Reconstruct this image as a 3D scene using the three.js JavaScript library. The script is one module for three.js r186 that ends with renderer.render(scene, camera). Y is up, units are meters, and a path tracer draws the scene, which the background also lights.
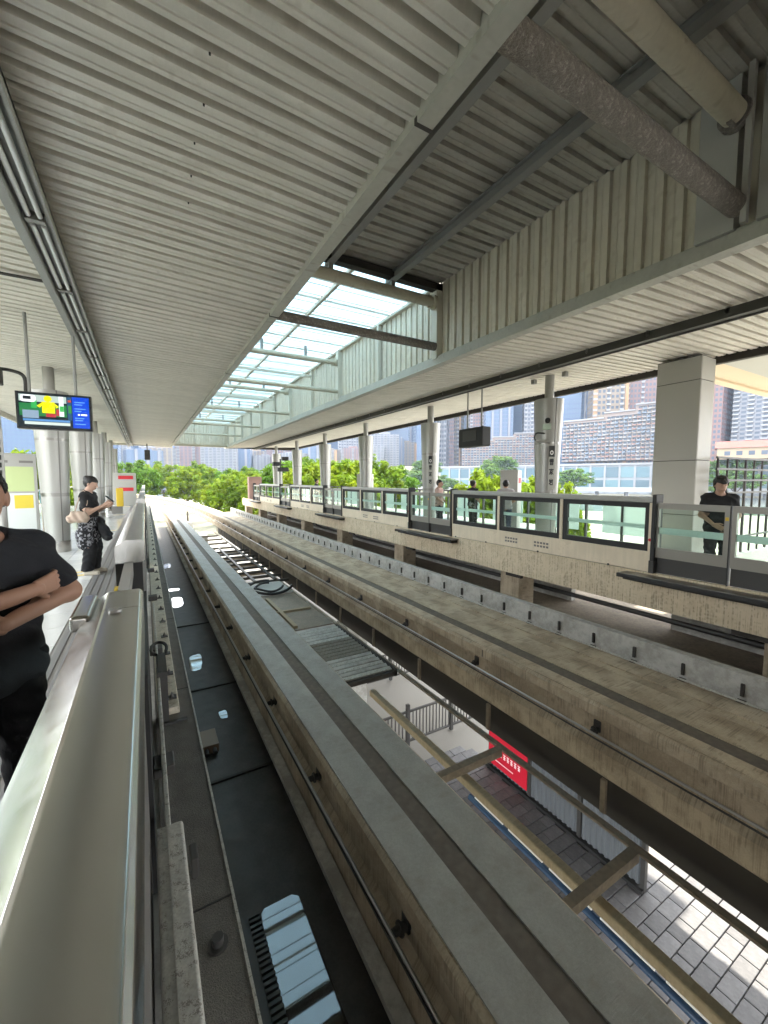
import * as THREE from 'three';
import { RoundedBoxGeometry } from 'three/addons/geometries/RoundedBoxGeometry.js';
import { mergeGeometries, toCreasedNormals } from 'three/addons/utils/BufferGeometryUtils.js';

// ---------------------------------------------------------------- camera, sky, sun, exposure
const scene = new THREE.Scene();
const camera = new THREE.PerspectiveCamera(102.6, 768 / 1024, 0.05, 3000);
camera.position.set(0, 1.65, 0);
camera.rotation.set(THREE.MathUtils.degToRad(-4.46), THREE.MathUtils.degToRad(-30.16), 0, 'YXZ');
const SUN = new THREE.Vector3(0.55, 1.0, -0.45).normalize();
{
  const W = 256, H = 128, d = new Float32Array(W * H * 4);
  for (let j = 0; j < H; j++) for (let i = 0; i < W; i++) {
    const el = (j + 0.5) / H * Math.PI - Math.PI / 2, h = Math.max(0, Math.sin(el));
    const t = Math.pow(1 - h, 2.2), az = ((i + 0.5) / W - 0.5) * Math.PI * 2;
    const dir = new THREE.Vector3(Math.cos(el) * Math.cos(az), Math.sin(el), Math.cos(el) * Math.sin(az));
    const g = Math.pow(Math.max(0, dir.dot(SUN)), 6) * 0.35;
    const k = (j * W + i) * 4, lo = el < 0 ? 0.45 : 1;
    d[k] = (1.06 + 0.20 * t + g) * lo; d[k + 1] = (1.09 + 0.18 * t + g * 0.97) * lo; d[k + 2] = (1.12 + 0.15 * t + g * 0.9) * lo; d[k + 3] = 1;
  }
  const sky = new THREE.DataTexture(d, W, H, THREE.RGBAFormat, THREE.FloatType);
  sky.mapping = THREE.EquirectangularReflectionMapping; sky.magFilter = THREE.LinearFilter; sky.minFilter = THREE.LinearFilter; sky.needsUpdate = true;
  scene.background = sky; scene.environment = sky;
}
const sun = new THREE.DirectionalLight(new THREE.Color(1.0, 0.92, 0.78), 2.0);
sun.position.copy(SUN).multiplyScalar(120); sun.castShadow = true;
sun.shadow.mapSize.set(4096, 4096);
Object.assign(sun.shadow.camera, { left: -90, right: 90, top: 90, bottom: -90, near: 1, far: 400 });
scene.add(sun); scene.add(sun.target);
const renderer = new THREE.WebGLRenderer({ antialias: true });
renderer.toneMapping = THREE.LinearToneMapping;
renderer.toneMappingExposure = 7.9;
renderer.shadowMap.enabled = true;
scene.fog = new THREE.FogExp2(0xc6d8f2, 0.00015);

// ---------------------------------------------------------------- helpers
let seed = 7;
const rnd = () => { seed = (seed + 0x6D2B79F5) | 0; let t = Math.imul(seed ^ (seed >>> 15), 1 | seed); t = (t + Math.imul(t ^ (t >>> 7), 61 | t)) ^ t; return ((t ^ (t >>> 14)) >>> 0) / 4294967296; };
const rr = (a, b) => a + (b - a) * rnd();
const used = new Map();
function numbered(n) { const k = used.get(n) ?? 0; used.set(n, k + 1); return k ? n + '_' + String(k).padStart(3, '0') : n; }
function boxUV(g) {
  if (g.index) g = g.toNonIndexed();
  const p = g.attributes.position, n = g.attributes.normal, uv = new Float32Array(p.count * 2);
  for (let i = 0; i < p.count; i++) {
    const ax = Math.abs(n.getX(i)), ay = Math.abs(n.getY(i)), az = Math.abs(n.getZ(i));
    const x = p.getX(i), y = p.getY(i), z = p.getZ(i);
    if (ay >= ax && ay >= az) { uv[2 * i] = x; uv[2 * i + 1] = z; } else if (ax >= az) { uv[2 * i] = y; uv[2 * i + 1] = z; } else { uv[2 * i] = x; uv[2 * i + 1] = y; }
  }
  g.setAttribute('uv', new THREE.BufferAttribute(uv, 2));
  return g;
}
const clean = g => { const o = g.userData.keepUV ? (g.index ? g.toNonIndexed() : g.clone()) : boxUV(g); for (const k of Object.keys(o.attributes)) if (!['position', 'normal', 'uv', 'color'].includes(k)) o.deleteAttribute(k); o.groups = []; return o; };
const bx = (x0, x1, y0, y1, z0, z1) => { const g = new THREE.BoxGeometry(Math.abs(x1 - x0), Math.abs(y1 - y0), Math.abs(z1 - z0)); g.translate((x0 + x1) / 2, (y0 + y1) / 2, (z0 + z1) / 2); return g; };
const rbx = (x0, x1, y0, y1, z0, z1, r = 0.01, s = 2) => { const g = new RoundedBoxGeometry(Math.abs(x1 - x0), Math.abs(y1 - y0), Math.abs(z1 - z0), s, r); g.translate((x0 + x1) / 2, (y0 + y1) / 2, (z0 + z1) / 2); return g; };
const V = (x, y, z) => new THREE.Vector3(x, y, z);
function rod(a, b, r, n = 12, r2 = r) {
  const d = b.clone().sub(a), g = new THREE.CylinderGeometry(r2, r, d.length(), n); { const u = g.attributes.uv; for (let i = 0; i < u.count; i++) u.setXY(i, u.getX(i) * 6.28 * r, u.getY(i) * d.length()); g.userData.keepUV = true; }
  g.applyQuaternion(new THREE.Quaternion().setFromUnitVectors(V(0, 1, 0), d.clone().normalize()));
  g.translate((a.x + b.x) / 2, (a.y + b.y) / 2, (a.z + b.z) / 2); return g;
}
function bar(a, b, w, h) { // rectangular bar between two points
  const d = b.clone().sub(a), g = new THREE.BoxGeometry(w, h, d.length()), m = new THREE.Matrix4().lookAt(b, a, V(0, 1, 0));
  g.applyMatrix4(m); g.translate((a.x + b.x) / 2, (a.y + b.y) / 2, (a.z + b.z) / 2); return g;
}
const tube = (pts, r, seg = 24, n = 8) => new THREE.TubeGeometry(new THREE.CatmullRomCurve3(pts), seg, r, n, false);
const join = gs => Array.isArray(gs) ? (gs.length === 1 ? clean(gs[0]) : mergeGeometries(gs.map(clean))) : clean(gs);
function mesh(name, gs, mat, parent = scene) {
  const m = new THREE.Mesh(gs.isBufferGeometry && gs.userData.ready ? gs : join(gs), mat);
  m.name = parent === scene ? numbered(name) : name; m.castShadow = m.receiveShadow = true; parent.add(m); return m;
}
const ready = gs => { const g = join(gs); g.userData.ready = true; return g; };
function tag(o, label, category, group) { o.userData.label = label; o.userData.category = category; if (group) o.userData.group = group; return o; }
function thing(name, label, category, pos = [0, 0, 0], turn = 0, group) {
  const o = new THREE.Group(); o.name = numbered(name); o.position.set(...pos); o.rotation.y = turn; scene.add(o); return tag(o, label, category, group);
}
function struct(name, gs, mat) { const m = mesh(name, gs, mat); m.userData.kind = 'structure'; return m; }
function copy(o, pos, turn) { const c = o.clone(); c.userData = { ...o.userData }; c.name = numbered(o.name.replace(/_\d{3}$/, '')); scene.add(c); if (pos) c.position.set(...pos); if (turn !== undefined) c.rotation.y = turn; return c; }
function extr(pts, z0, z1) { // profile in x,y swept straight along z
  const s = new THREE.Shape(pts.map(p => new THREE.Vector2(p[0], p[1]))), g = new THREE.ExtrudeGeometry(s, { depth: Math.abs(z1 - z0), bevelEnabled: false });
  g.translate(0, 0, Math.min(z0, z1)); return g;
}
function sweep(pts, path) { // closed profile (offset, height) along path points {x,z,nx,nz}
  const pos = [], uv = [], q = (i, k) => [path[i].x + path[i].nx * pts[k][0], pts[k][1] + (path[i].y || 0), path[i].z + path[i].nz * pts[k][0]];
  let s = 0;
  for (let i = 0; i + 1 < path.length; i++) {
    const L = Math.hypot(path[i + 1].x - path[i].x, path[i + 1].z - path[i].z); let c = 0;
    for (let k = 0; k < pts.length; k++) {
      const k2 = (k + 1) % pts.length, w = Math.hypot(pts[k2][0] - pts[k][0], pts[k2][1] - pts[k][1]);
      const a = q(i, k), b = q(i, k2), e = q(i + 1, k2), f = q(i + 1, k);
      pos.push(...a, ...b, ...e, ...a, ...e, ...f);
      uv.push(c, s, c + w, s, c + w, s + L, c, s, c + w, s + L, c, s + L); c += w;
    }
    s += L;
  }
  const g = new THREE.BufferGeometry(); g.setAttribute('position', new THREE.Float32BufferAttribute(pos, 3)); g.setAttribute('uv', new THREE.Float32BufferAttribute(uv, 2)); g.computeVertexNormals(); g.userData.ready = true; return g;
}

// ---------------------------------------------------------------- procedural textures
function vnoise(n, cells, sd) { // tiling value noise n x n
  const r = new Float32Array(cells * cells); let s = sd * 7919 + 13; for (let i = 0; i < r.length; i++) { s = (s * 1664525 + 1013904223) >>> 0; r[i] = s / 4294967296; }
  const o = new Float32Array(n * n);
  for (let y = 0; y < n; y++) for (let x = 0; x < n; x++) {
    const fx = x / n * cells, fy = y / n * cells, x0 = Math.floor(fx), y0 = Math.floor(fy); let u = fx - x0, v = fy - y0; u = u * u * (3 - 2 * u); v = v * v * (3 - 2 * v);
    const a = r[(y0 % cells) * cells + x0 % cells], b = r[(y0 % cells) * cells + (x0 + 1) % cells], c = r[((y0 + 1) % cells) * cells + x0 % cells], d = r[((y0 + 1) % cells) * cells + (x0 + 1) % cells];
    o[y * n + x] = (a * (1 - u) + b * u) * (1 - v) + (c * (1 - u) + d * u) * v;
  }
  return o;
}
function vnoiseA(n, cx, cy, sd) { // anisotropic
  const o = new Float32Array(n * n), r = []; let s = sd * 104729 + 7; for (let i = 0; i < cx * cy; i++) { s = (s * 1664525 + 1013904223) >>> 0; r.push(s / 4294967296); }
  for (let y = 0; y < n; y++) for (let x = 0; x < n; x++) {
    const fx = x / n * cx, fy = y / n * cy, x0 = Math.floor(fx), y0 = Math.floor(fy); let u = fx - x0, v = fy - y0; u = u * u * (3 - 2 * u); v = v * v * (3 - 2 * v);
    const g = (i, j) => r[(j % cy) * cx + i % cx]; o[y * n + x] = (g(x0, y0) * (1 - u) + g(x0 + 1, y0) * u) * (1 - v) + (g(x0, y0 + 1) * (1 - u) + g(x0 + 1, y0 + 1) * u) * v;
  }
  return o;
}
const N = 512;
const nz = { c4: vnoise(N, 4, 1), c9: vnoise(N, 9, 2), c24: vnoise(N, 24, 3), c64: vnoise(N, 64, 4), c170: vnoise(N, 170, 5), f: vnoise(N, 256, 6), sv: vnoiseA(N, 90, 4, 7), sh: vnoiseA(N, 5, 256, 8), sx: vnoiseA(N, 6, 60, 9), br: vnoiseA(N, 256, 6, 12), sm: vnoiseA(N, 3, 22, 14), b6: vnoise(N, 6, 11) };
function tex(fn, size, srgb = true, sizeV = size) {
  const d = new Uint8Array(N * N * 4);
  for (let i = 0; i < N * N; i++) { const c = fn(i, i % N, (i / N) | 0); for (let k = 0; k < 3; k++) { const v = Math.min(1, Math.max(0, c[k])); d[4 * i + k] = 255 * (srgb ? (v <= 0.0031308 ? v * 12.92 : 1.055 * Math.pow(v, 1 / 2.4) - 0.055) : v); } d[4 * i + 3] = 255; }
  const t = new THREE.DataTexture(d, N, N); t.wrapS = t.wrapT = THREE.RepeatWrapping; t.magFilter = THREE.LinearFilter; t.minFilter = THREE.LinearMipmapLinearFilter; t.generateMipmaps = true;
  if (srgb) t.colorSpace = THREE.SRGBColorSpace; t.repeat.set(1 / size, 1 / sizeV); t.needsUpdate = true; return t;
}
const mixc = (a, b, t) => [a[0] + (b[0] - a[0]) * t, a[1] + (b[1] - a[1]) * t, a[2] + (b[2] - a[2]) * t];
const sstep = (a, b, x) => { const t = Math.min(1, Math.max(0, (x - a) / (b - a))); return t * t * (3 - 2 * t); };
const grey = fn => (i, x, y) => { const v = fn(i, x, y); return [v, v, v]; };
const T = {
  concreteWarm: tex(i => { const a = nz.c4[i] * 0.45 + nz.c9[i] * 0.3 + nz.c64[i] * 0.1 + nz.f[i] * 0.15; return mixc(mixc([0.29, 0.232, 0.165], [0.50, 0.415, 0.305], sstep(0.2, 0.75, a)), [0.15, 0.118, 0.085], 0.55 * sstep(0.48, 0.85, nz.sh[i] * 0.55 + nz.c24[i] * 0.45)); }, 1.7),
  concreteGrey: tex(i => { const a = nz.c4[i] * 0.4 + nz.c24[i] * 0.3 + nz.c64[i] * 0.15 + nz.f[i] * 0.15; return mixc([0.30, 0.29, 0.265], [0.46, 0.45, 0.42], sstep(0.25, 0.75, a)); }, 1.3),
  fascia: tex((i, x, y) => { const s = nz.sh[i], a = nz.c9[i] * 0.5 + nz.c24[i] * 0.5; return mixc(mixc([0.66, 0.56, 0.41], [0.52, 0.43, 0.30], a), [0.20, 0.16, 0.11], 0.7 * sstep(0.5, 0.85, s * 0.65 + nz.c64[i] * 0.35)); }, 1.6),
  run: tex(i => { const a = nz.c9[i] * 0.35 + nz.c64[i] * 0.3 + nz.f[i] * 0.35; return mixc(mixc([0.23, 0.225, 0.20], [0.35, 0.345, 0.32], a), [0.20, 0.18, 0.15], 0.35 * sstep(0.5, 0.8, nz.c4[i] * 0.7 + nz.c24[i] * 0.3)); }, 0.9),
  runBump: tex(grey(i => 0.5 * nz.sx[i] + 0.5 * nz.f[i]), 0.35, false),
  strip: tex(i => mixc([0.075, 0.063, 0.052], [0.15, 0.125, 0.10], nz.c24[i] * 0.5 + nz.c4[i] * 0.3 + nz.f[i] * 0.2), 0.8),
  soffit: tex(i => { const a = nz.c4[i] * 0.35 + nz.c9[i] * 0.25 + nz.sx[i] * 0.25 + nz.f[i] * 0.15; return mixc(mixc([0.60, 0.565, 0.50], [0.70, 0.66, 0.59], sstep(0.25, 0.75, a)), [0.46, 0.41, 0.34], 0.35 * sstep(0.66, 0.85, nz.c64[i] * 0.3 + nz.c9[i] * 0.7)); }, 1.9),
  sheetDark: tex(i => mixc(mixc([0.44, 0.42, 0.37], [0.54, 0.52, 0.46], nz.c9[i] * 0.6 + nz.c64[i] * 0.4), [0.26, 0.21, 0.16], 0.4 * sstep(0.62, 0.9, nz.sx[i] * 0.5 + nz.c24[i] * 0.5)), 1.7),
  bulk: tex(i => mixc(mixc([0.58, 0.53, 0.43], [0.68, 0.63, 0.52], nz.c9[i] * 0.7 + nz.c24[i] * 0.3), [0.36, 0.29, 0.21], 0.35 * sstep(0.6, 0.9, nz.c9[i] * 0.6 + nz.c24[i] * 0.4)), 1.5),
  rust: tex(i => mixc(mixc([0.12, 0.105, 0.092], [0.28, 0.25, 0.225], nz.c170[i] * 0.5 + nz.c64[i] * 0.5), [0.38, 0.345, 0.31], sstep(0.62, 0.8, nz.f[i] * 0.5 + nz.c24[i] * 0.5)), 0.5),
  rustBump: tex(grey(i => 0.5 * nz.c170[i] + 0.5 * nz.c64[i]), 0.5, false),
    brushRough: tex(grey(i => 0.17 + 0.07 * nz.c4[i] + 0.04 * nz.c24[i]), 0.6, false),
  galv: tex(i => mixc(mixc([0.34, 0.33, 0.30], [0.56, 0.55, 0.50], nz.c64[i] * 0.5 + nz.c9[i] * 0.5), [0.14, 0.12, 0.10], 0.7 * sstep(0.56, 0.8, nz.c24[i] * 0.5 + nz.c170[i] * 0.5)), 0.35),
  mat: tex(i => mixc([0.05, 0.048, 0.044], [0.19, 0.18, 0.16], nz.f[i] * 0.55 + nz.c170[i] * 0.25 + nz.c9[i] * 0.2), 0.45),
  matBump: tex(grey(i => nz.f[i] * 0.6 + nz.c170[i] * 0.4), 0.45, false),
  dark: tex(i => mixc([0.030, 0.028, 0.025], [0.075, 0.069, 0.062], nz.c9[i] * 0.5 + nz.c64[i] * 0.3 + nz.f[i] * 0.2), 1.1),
  paver: tex(i => mixc([0.10, 0.10, 0.102], [0.20, 0.20, 0.205], nz.c24[i] * 0.4 + nz.f[i] * 0.3 + nz.c4[i] * 0.3), 0.9),
  tile: tex(i => mixc([0.50, 0.51, 0.50], [0.60, 0.61, 0.60], nz.c170[i] * 0.5 + nz.c4[i] * 0.5), 1.2),
  tileRough: tex(grey(i => 0.07 + 0.14 * nz.c4[i] * nz.c24[i] + 0.05 * nz.c64[i]), 2.3, false),
  camo: tex(i => nz.c24[i] > 0.62 ? [0.30, 0.30, 0.32] : nz.c9[i] > 0.6 && nz.c24[i] > 0.4 ? [0.10, 0.10, 0.12] : [0.015, 0.015, 0.018], 0.5),
  wood: tex(i => mixc([0.27, 0.215, 0.14], [0.38, 0.31, 0.21], nz.sx[i] * 0.6 + nz.c64[i] * 0.4), 0.9),
  ground: tex(i => mixc([0.09, 0.10, 0.06], [0.24, 0.22, 0.17], nz.c9[i] * 0.5 + nz.c64[i] * 0.5), 40),
};
const S = (o) => new THREE.MeshStandardMaterial(o), lin = (r, g, b) => new THREE.Color().setRGB(r, g, b);
const flat = (r, g, b, rough = 0.7, metal = 0) => S({ color: lin(r, g, b), roughness: rough, metalness: metal });
const M = {
  warm: S({ map: T.concreteWarm, roughness: 0.9 }), cgrey: S({ map: T.concreteGrey, roughness: 0.9 }), fascia: S({ map: T.fascia, roughness: 0.9 }),
  run: S({ map: T.run, roughness: 0.62, bumpMap: T.runBump, bumpScale: 0.002 }), strip: S({ map: T.strip, roughness: 0.8 }),
  soffit: S({ map: T.soffit, roughness: 0.55 }), sheet: S({ map: T.sheetDark, roughness: 0.6 }), bulk: S({ map: T.bulk, roughness: 0.6 }),
  rust: S({ map: T.rust, roughness: 0.95, bumpMap: T.rustBump, bumpScale: 0.006 }), pipe: S({ map: T.sheetDark, color: lin(1.05, 1.0, 0.88), roughness: 0.7 }),
  edge: S({ map: T.sheetDark, color: lin(0.85, 0.86, 0.86), roughness: 0.55 }), brace: S({ map: T.strip, color: lin(1.9, 1.85, 1.7), roughness: 0.8 }), purlin: flat(0.30, 0.30, 0.285, 0.6, 0.15), cream: flat(0.62, 0.59, 0.50, 0.6),
  steel: new THREE.MeshPhysicalMaterial({ color: lin(0.61, 0.60, 0.57), metalness: 1, roughness: 1, roughnessMap: T.brushRough, anisotropy: 0.65, anisotropyRotation: Math.PI / 2 }),
  steelDark: flat(0.30, 0.29, 0.27, 0.35, 1), galv: S({ map: T.galv, roughness: 0.65, metalness: 0.25 }), mat: S({ map: T.mat, roughness: 0.8, bumpMap: T.matBump, bumpScale: 0.003 }),
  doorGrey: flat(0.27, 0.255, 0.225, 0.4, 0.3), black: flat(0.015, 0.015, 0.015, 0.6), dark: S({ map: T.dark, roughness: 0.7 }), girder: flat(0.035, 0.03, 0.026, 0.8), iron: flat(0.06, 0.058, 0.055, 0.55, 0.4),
  tile: S({ map: T.tile, roughness: 1, roughnessMap: T.tileRough }), tactile: flat(0.16, 0.16, 0.16, 0.45), yellow: flat(0.62, 0.42, 0.03, 0.5), white: flat(0.75, 0.75, 0.73, 0.5),
  clad: flat(0.36, 0.352, 0.33, 0.35, 0.25), cladDark: flat(0.18, 0.17, 0.16, 0.4, 0.3), band: flat(0.55, 0.53, 0.5, 0.25, 1), panelBeige: S({ map: T.soffit, color: lin(1.05, 0.96, 0.82), roughness: 0.4, metalness: 0.1 }),
  glass: new THREE.MeshPhysicalMaterial({ color: lin(0.86, 0.94, 0.91), transmission: 1, thickness: 0, roughness: 0.0, ior: 1.5 }),
  frost: new THREE.MeshPhysicalMaterial({ color: lin(0.72, 0.80, 0.77), transmission: 0.45, thickness: 0, roughness: 0.9 }),
  skylight: new THREE.MeshPhysicalMaterial({ color: lin(0.62, 0.76, 0.84), transmission: 0.58, thickness: 0, roughness: 0.85 }),
  water: new THREE.MeshPhysicalMaterial({ color: lin(0.015, 0.016, 0.016), roughness: 0.02, clearcoat: 1, clearcoatRoughness: 0.02 }),
  rail: flat(0.42, 0.41, 0.4, 0.3, 1), wood: S({ map: T.wood, roughness: 0.75 }), blue: flat(0.030, 0.065, 0.13, 0.25), red: flat(0.55, 0.02, 0.03, 0.6),
  concDeck: flat(0.24, 0.23, 0.21, 0.9), wallGrey: flat(0.11, 0.12, 0.128, 0.6), warmSoffit: flat(0.70, 0.57, 0.41, 0.8), cladWall: flat(0.40, 0.39, 0.36, 0.5),
  ground: S({ map: T.ground, roughness: 1 }), board: flat(0.62, 0.64, 0.62, 0.4), teal: flat(0.25, 0.42, 0.42, 0.4),
  bark: flat(0.09, 0.07, 0.05, 0.95),
};

// ---------------------------------------------------------------- setting: ground, lower floor, platforms
struct('ground', bx(-1500, 1500, -9.6, -9.2, -1500, 1500), M.ground);
const lowFloor = struct('lower_concourse_floor', bx(-7, 24, -6.5, -6.02, -60, 48), M.concDeck);
{ // pavers of the lower concourse, laid in running bond
  const gs = [0, 1, 2].map(() => ready(rbx(-0.205, 0.205, -0.03, 0.03, -0.125, 0.125, 0.012, 1)));
  const ms = [0.85, 1, 1.15].map(k => S({ map: T.paver, roughness: 0.8, color: lin(k, k, k * 1.02) }));
  let n = 0;
  for (let r = 0; r < 30; r++) for (let c = 0; c < 14; c++) {
    const z = -0.9 - r * 0.262, x = 4.6 + c * 0.422 + (r % 2) * 0.211; if (x > 7.6 && z < -4.0) continue; if (x + z * 0.28 > 8.6 || x < 4.3 - z * 0.16) continue;
    if (++n > 298) break;
    const p = mesh('paver', gs[(r + c) % 3], ms[(r * 7 + c * 5 + (c * r) % 3) % 3], lowFloor); p.position.set(x + rr(-0.003, 0.003), -5.99 + rr(-0.004, 0.004), z);
  }
}
// left platform slab, tiles, tactile strip
const platL = struct('platform_left', [bx(-6.5, 0.20, -0.5, -0.02, -36, 48)], M.cgrey);
{
  const tg = ready(rbx(-0.297, 0.297, -0.012, 0.012, -0.297, 0.297, 0.004, 1)), ms = [0.97, 1, 1.04].map(k => S({ map: T.tile, roughness: 1, roughnessMap: T.tileRough, color: lin(k, k, k) }));
  for (let r = 0; r < 36; r++) for (let c = 0; c < 7; c++) { const t = mesh('tile', tg, ms[(r * 5 + c * 3) % 3], platL); t.position.set(-1.14 - c * 0.6, -0.008, -1.2 - r * 0.6); }
  const rest = mesh('tile_field', [bx(-6.5, -0.84, -0.02, 0.004, -36, -22.5), bx(-6.5, -0.84, -0.02, 0.004, -0.9, 48), bx(-6.5, -5.04, -0.02, 0.004, -22.5, -0.9)], M.tile, platL); rest.userData.kind = 'stuff';
  for (let k = 0; k < 5; k++) mesh('tactile_bar', rbx(-0.82 + k * 0.095, -0.755 + k * 0.095, -0.02, 0.008, -35.5, 8, 0.006, 1), M.tactile, platL);
  mesh('tactile_base', bx(-0.84, -0.35, -0.02, 0.001, -35.8, 8), M.cladDark, platL);
  for (let k = 0; k < 5; k++) mesh('floor_marking', bx(-1.35, -0.88, 0.004, 0.008, -2.0 - k * 7 - 0.03, -2.0 - k * 7 + 0.03), M.yellow, platL);
  mesh('floor_marking', bx(-1.5, -0.86, 0.004, 0.008, -8.74, -8.66), M.yellow, platL);
}
tag(mesh('added_shade_wall', [bx(-5.2, -5.0, 0.0, 4.3, -2.6, 40)], M.cladWall), 'added unseen pale wall that shades the near platform ceiling', 'wall');  // out of view, added to darken the near end of the ceiling
// ledge between gates and the track trench
const ledge = struct('track_ledge', [bx(0.0, 0.235, -0.02, 0.0, -36, 10)], M.mat);
mesh('edge_trim', bx(0.235, 0.245, -0.05, 0.003, -36, 10), M.galv, ledge);
for (let k = 0; k < 12; k++) mesh('expansion_joint', bx(0.01, 0.234, 0.0, 0.002, -1.62 - k * 1.9, -1.613 - k * 1.9), M.black, ledge);
struct('trench_wall', [bx(-0.2, 0.20, -2.05, -0.5, -36, 48)], M.cgrey);
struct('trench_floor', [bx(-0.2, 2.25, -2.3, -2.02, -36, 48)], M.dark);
{
  let pn = 0; const pud = (cx, cz, rx, rz, n = 40) => { const P = []; seed = 400 + pn++ * 17; const ph = [rr(0, 6), rr(0, 6), rr(0, 6)]; for (let k = 0; k < n; k++) { const a = k / n * Math.PI * 2, w = 1 + 0.16 * Math.sin(2 * a + ph[0]) + 0.05 * Math.sin(3 * a + ph[1]) + 0.02 * Math.sin(5 * a + ph[2]), c = Math.cos(a), q = Math.sin(a); P.push(new THREE.Vector2(cx + rx * w * Math.sign(c) * Math.pow(Math.abs(c), 0.6), -(cz + rz * w * Math.sign(q) * Math.pow(Math.abs(q), 0.6)))); } const g = new THREE.ShapeGeometry(new THREE.Shape(P)); g.rotateX(-Math.PI / 2); g.translate(0, -2.014, 0); struct('puddle', g, M.water); };
  { const P = [[0.69, 0.6], [0.695, -1.2], [0.685, -2.2], [0.70, -3.2], [0.71, -3.29], [0.74, -3.32], [0.98, -3.32], [1.03, -3.28], [1.05, -2], [1.04, 0.6]].map(q => new THREE.Vector2(q[0], -q[1])); struct('puddle', new THREE.ShapeGeometry(new THREE.Shape(P)).rotateX(-Math.PI / 2).translate(0, -2.014, 0), M.water); } pud(0.74, -8.85, 0.13, 0.36); pud(0.70, -13.6, 0.17, 0.5); pud(0.68, -15.2, 0.15, 0.2); pud(0.66, -19.6, 0.15, 0.5); pud(0.92, -6.6, 0.05, 0.14);
  const tray = thing('toothed_cable_tray', 'dark toothed cable tray lying along the wet trench floor', 'cable tray', [0.56, -2.02, 0]);
  mesh('tray_base', bx(-0.10, 0.10, 0, 0.03, -3.3, -0.6), M.iron, tray);
  for (let k = 0; k < 60; k++) mesh('tooth', bx(0.04, 0.13, 0.031, 0.055, -3.28 + k * 0.044, -3.258 + k * 0.044), M.iron, tray);
  const box = thing('junction_box', 'small tan junction box with black cable glands on the trench floor', 'junction box', [0.62, -2.02, -5.9]);
  mesh('case', rbx(-0.11, 0.11, 0, 0.12, -0.2, 0.2, 0.012), flat(0.16, 0.11, 0.07, 0.6), box);
  for (const x of [-0.05, 0.05]) mesh('cable_gland', rod(V(x, 0.06, 0.2), V(x, 0.05, 0.29), 0.028), M.black, box);
  for (const z of [-5.1, -7.6, -11.2]) { const b = mesh('trench_crossbar', rbx(0.2, 1.4, -2.02, -1.995, z - 0.02, z + 0.02, 0.005), M.girder); tag(b, 'dark steel crossbar lying across the trench floor', 'crossbar', 'crossbars across the trench'); }
}
// right platform
const platR = struct('platform_right', [bx(7.06, 10.3, -0.30, 0.0, -36, 48), bx(10.3, 12.6, -0.30, 0.0, -36, -9), bx(10.3, 20, -0.3, 0.0, 3, 48), bx(10.3, 10.75, -0.3, 0.0, -5.0, -3.85), bx(10.75, 18, -0.3, 0.0, -4.0, -3.85)], M.tile);
mesh('edge_beam', [bx(6.98, 7.06, -0.42, 0.16, -35.5, 48)], M.fascia, platR);
{
  const nub = ready(bx(-0.02, 0.05, -0.10, 0, -0.22, 0.22));
  for (let k = 0; k < 8; k++) { const p = mesh('bearing_pad', nub, M.girder, platR); p.position.set(7.1, -0.42, -2.2 - k * 4.2); }
  for (let k = -2; k < 8; k++) {
    const z = -6.75 - (k - 1) * 4.9;
    const p = mesh('platform_pier', [bx(7.35, 7.85, -1.45, -0.30, z - 0.28, z + 0.28)], M.warm); tag(p, 'short square concrete pier under the far platform edge', 'pier', 'piers under the far platform');
  }
  struct('under_platform_slab', [bx(6.15, 10.0, -1.6, -1.3, -35.5, 48)], M.brace);
  struct('added_light_block_wall', [bx(8.9, 9.05, -1.3, -0.3, -4.0, 48), bx(8.9, 9.05, -1.3, -0.3, -35, -6.2)], M.cgrey);  // wall added to block light entering under the far platform
  for (const [y, x] of [[-0.95, 8.3], [-0.75, 8.3]]) { const p = mesh('service_pipe', rod(V(x, y, -35), V(x, y, 8), 0.05), M.iron); tag(p, y < -0.8 ? 'dark service pipe under the far platform, lower of two' : 'dark service pipe under the far platform, upper of two', 'pipe'); }
}
// trough wall beyond the far beam
const trough = tag(mesh('trough_wall', extr([[6.0, -1.2], [6.0, -0.63], [6.14, -0.63], [6.14, -1.6], [6.0, -1.6]], -35.5, 10), M.cgrey), 'low grey concrete trough wall with dark brackets beside the far beam', 'wall');
{
  mesh('trough_floor', [bx(5.46, 5.999, -1.2, -0.985, -35.5, 10), bx(5.62, 5.999, -0.985, -0.965, -35.5, 10)], M.warm, trough);
  const br = ready([bx(-0.03, 0.0, -0.03, 0.12, -0.016, 0.016), bx(-0.06, 0.0, -0.10, -0.075, -0.04, 0.04)]);
  for (let k = 0; k < 56; k++) { const b = mesh('bracket', br, M.girder, trough); b.position.set(5.995, -0.86, 1.2 - k * 0.62); }
  mesh('cable', rod(V(5.93, -0.935, -35), V(5.93, -0.935, 6), 0.014, 8), M.galv, trough);
}

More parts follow.
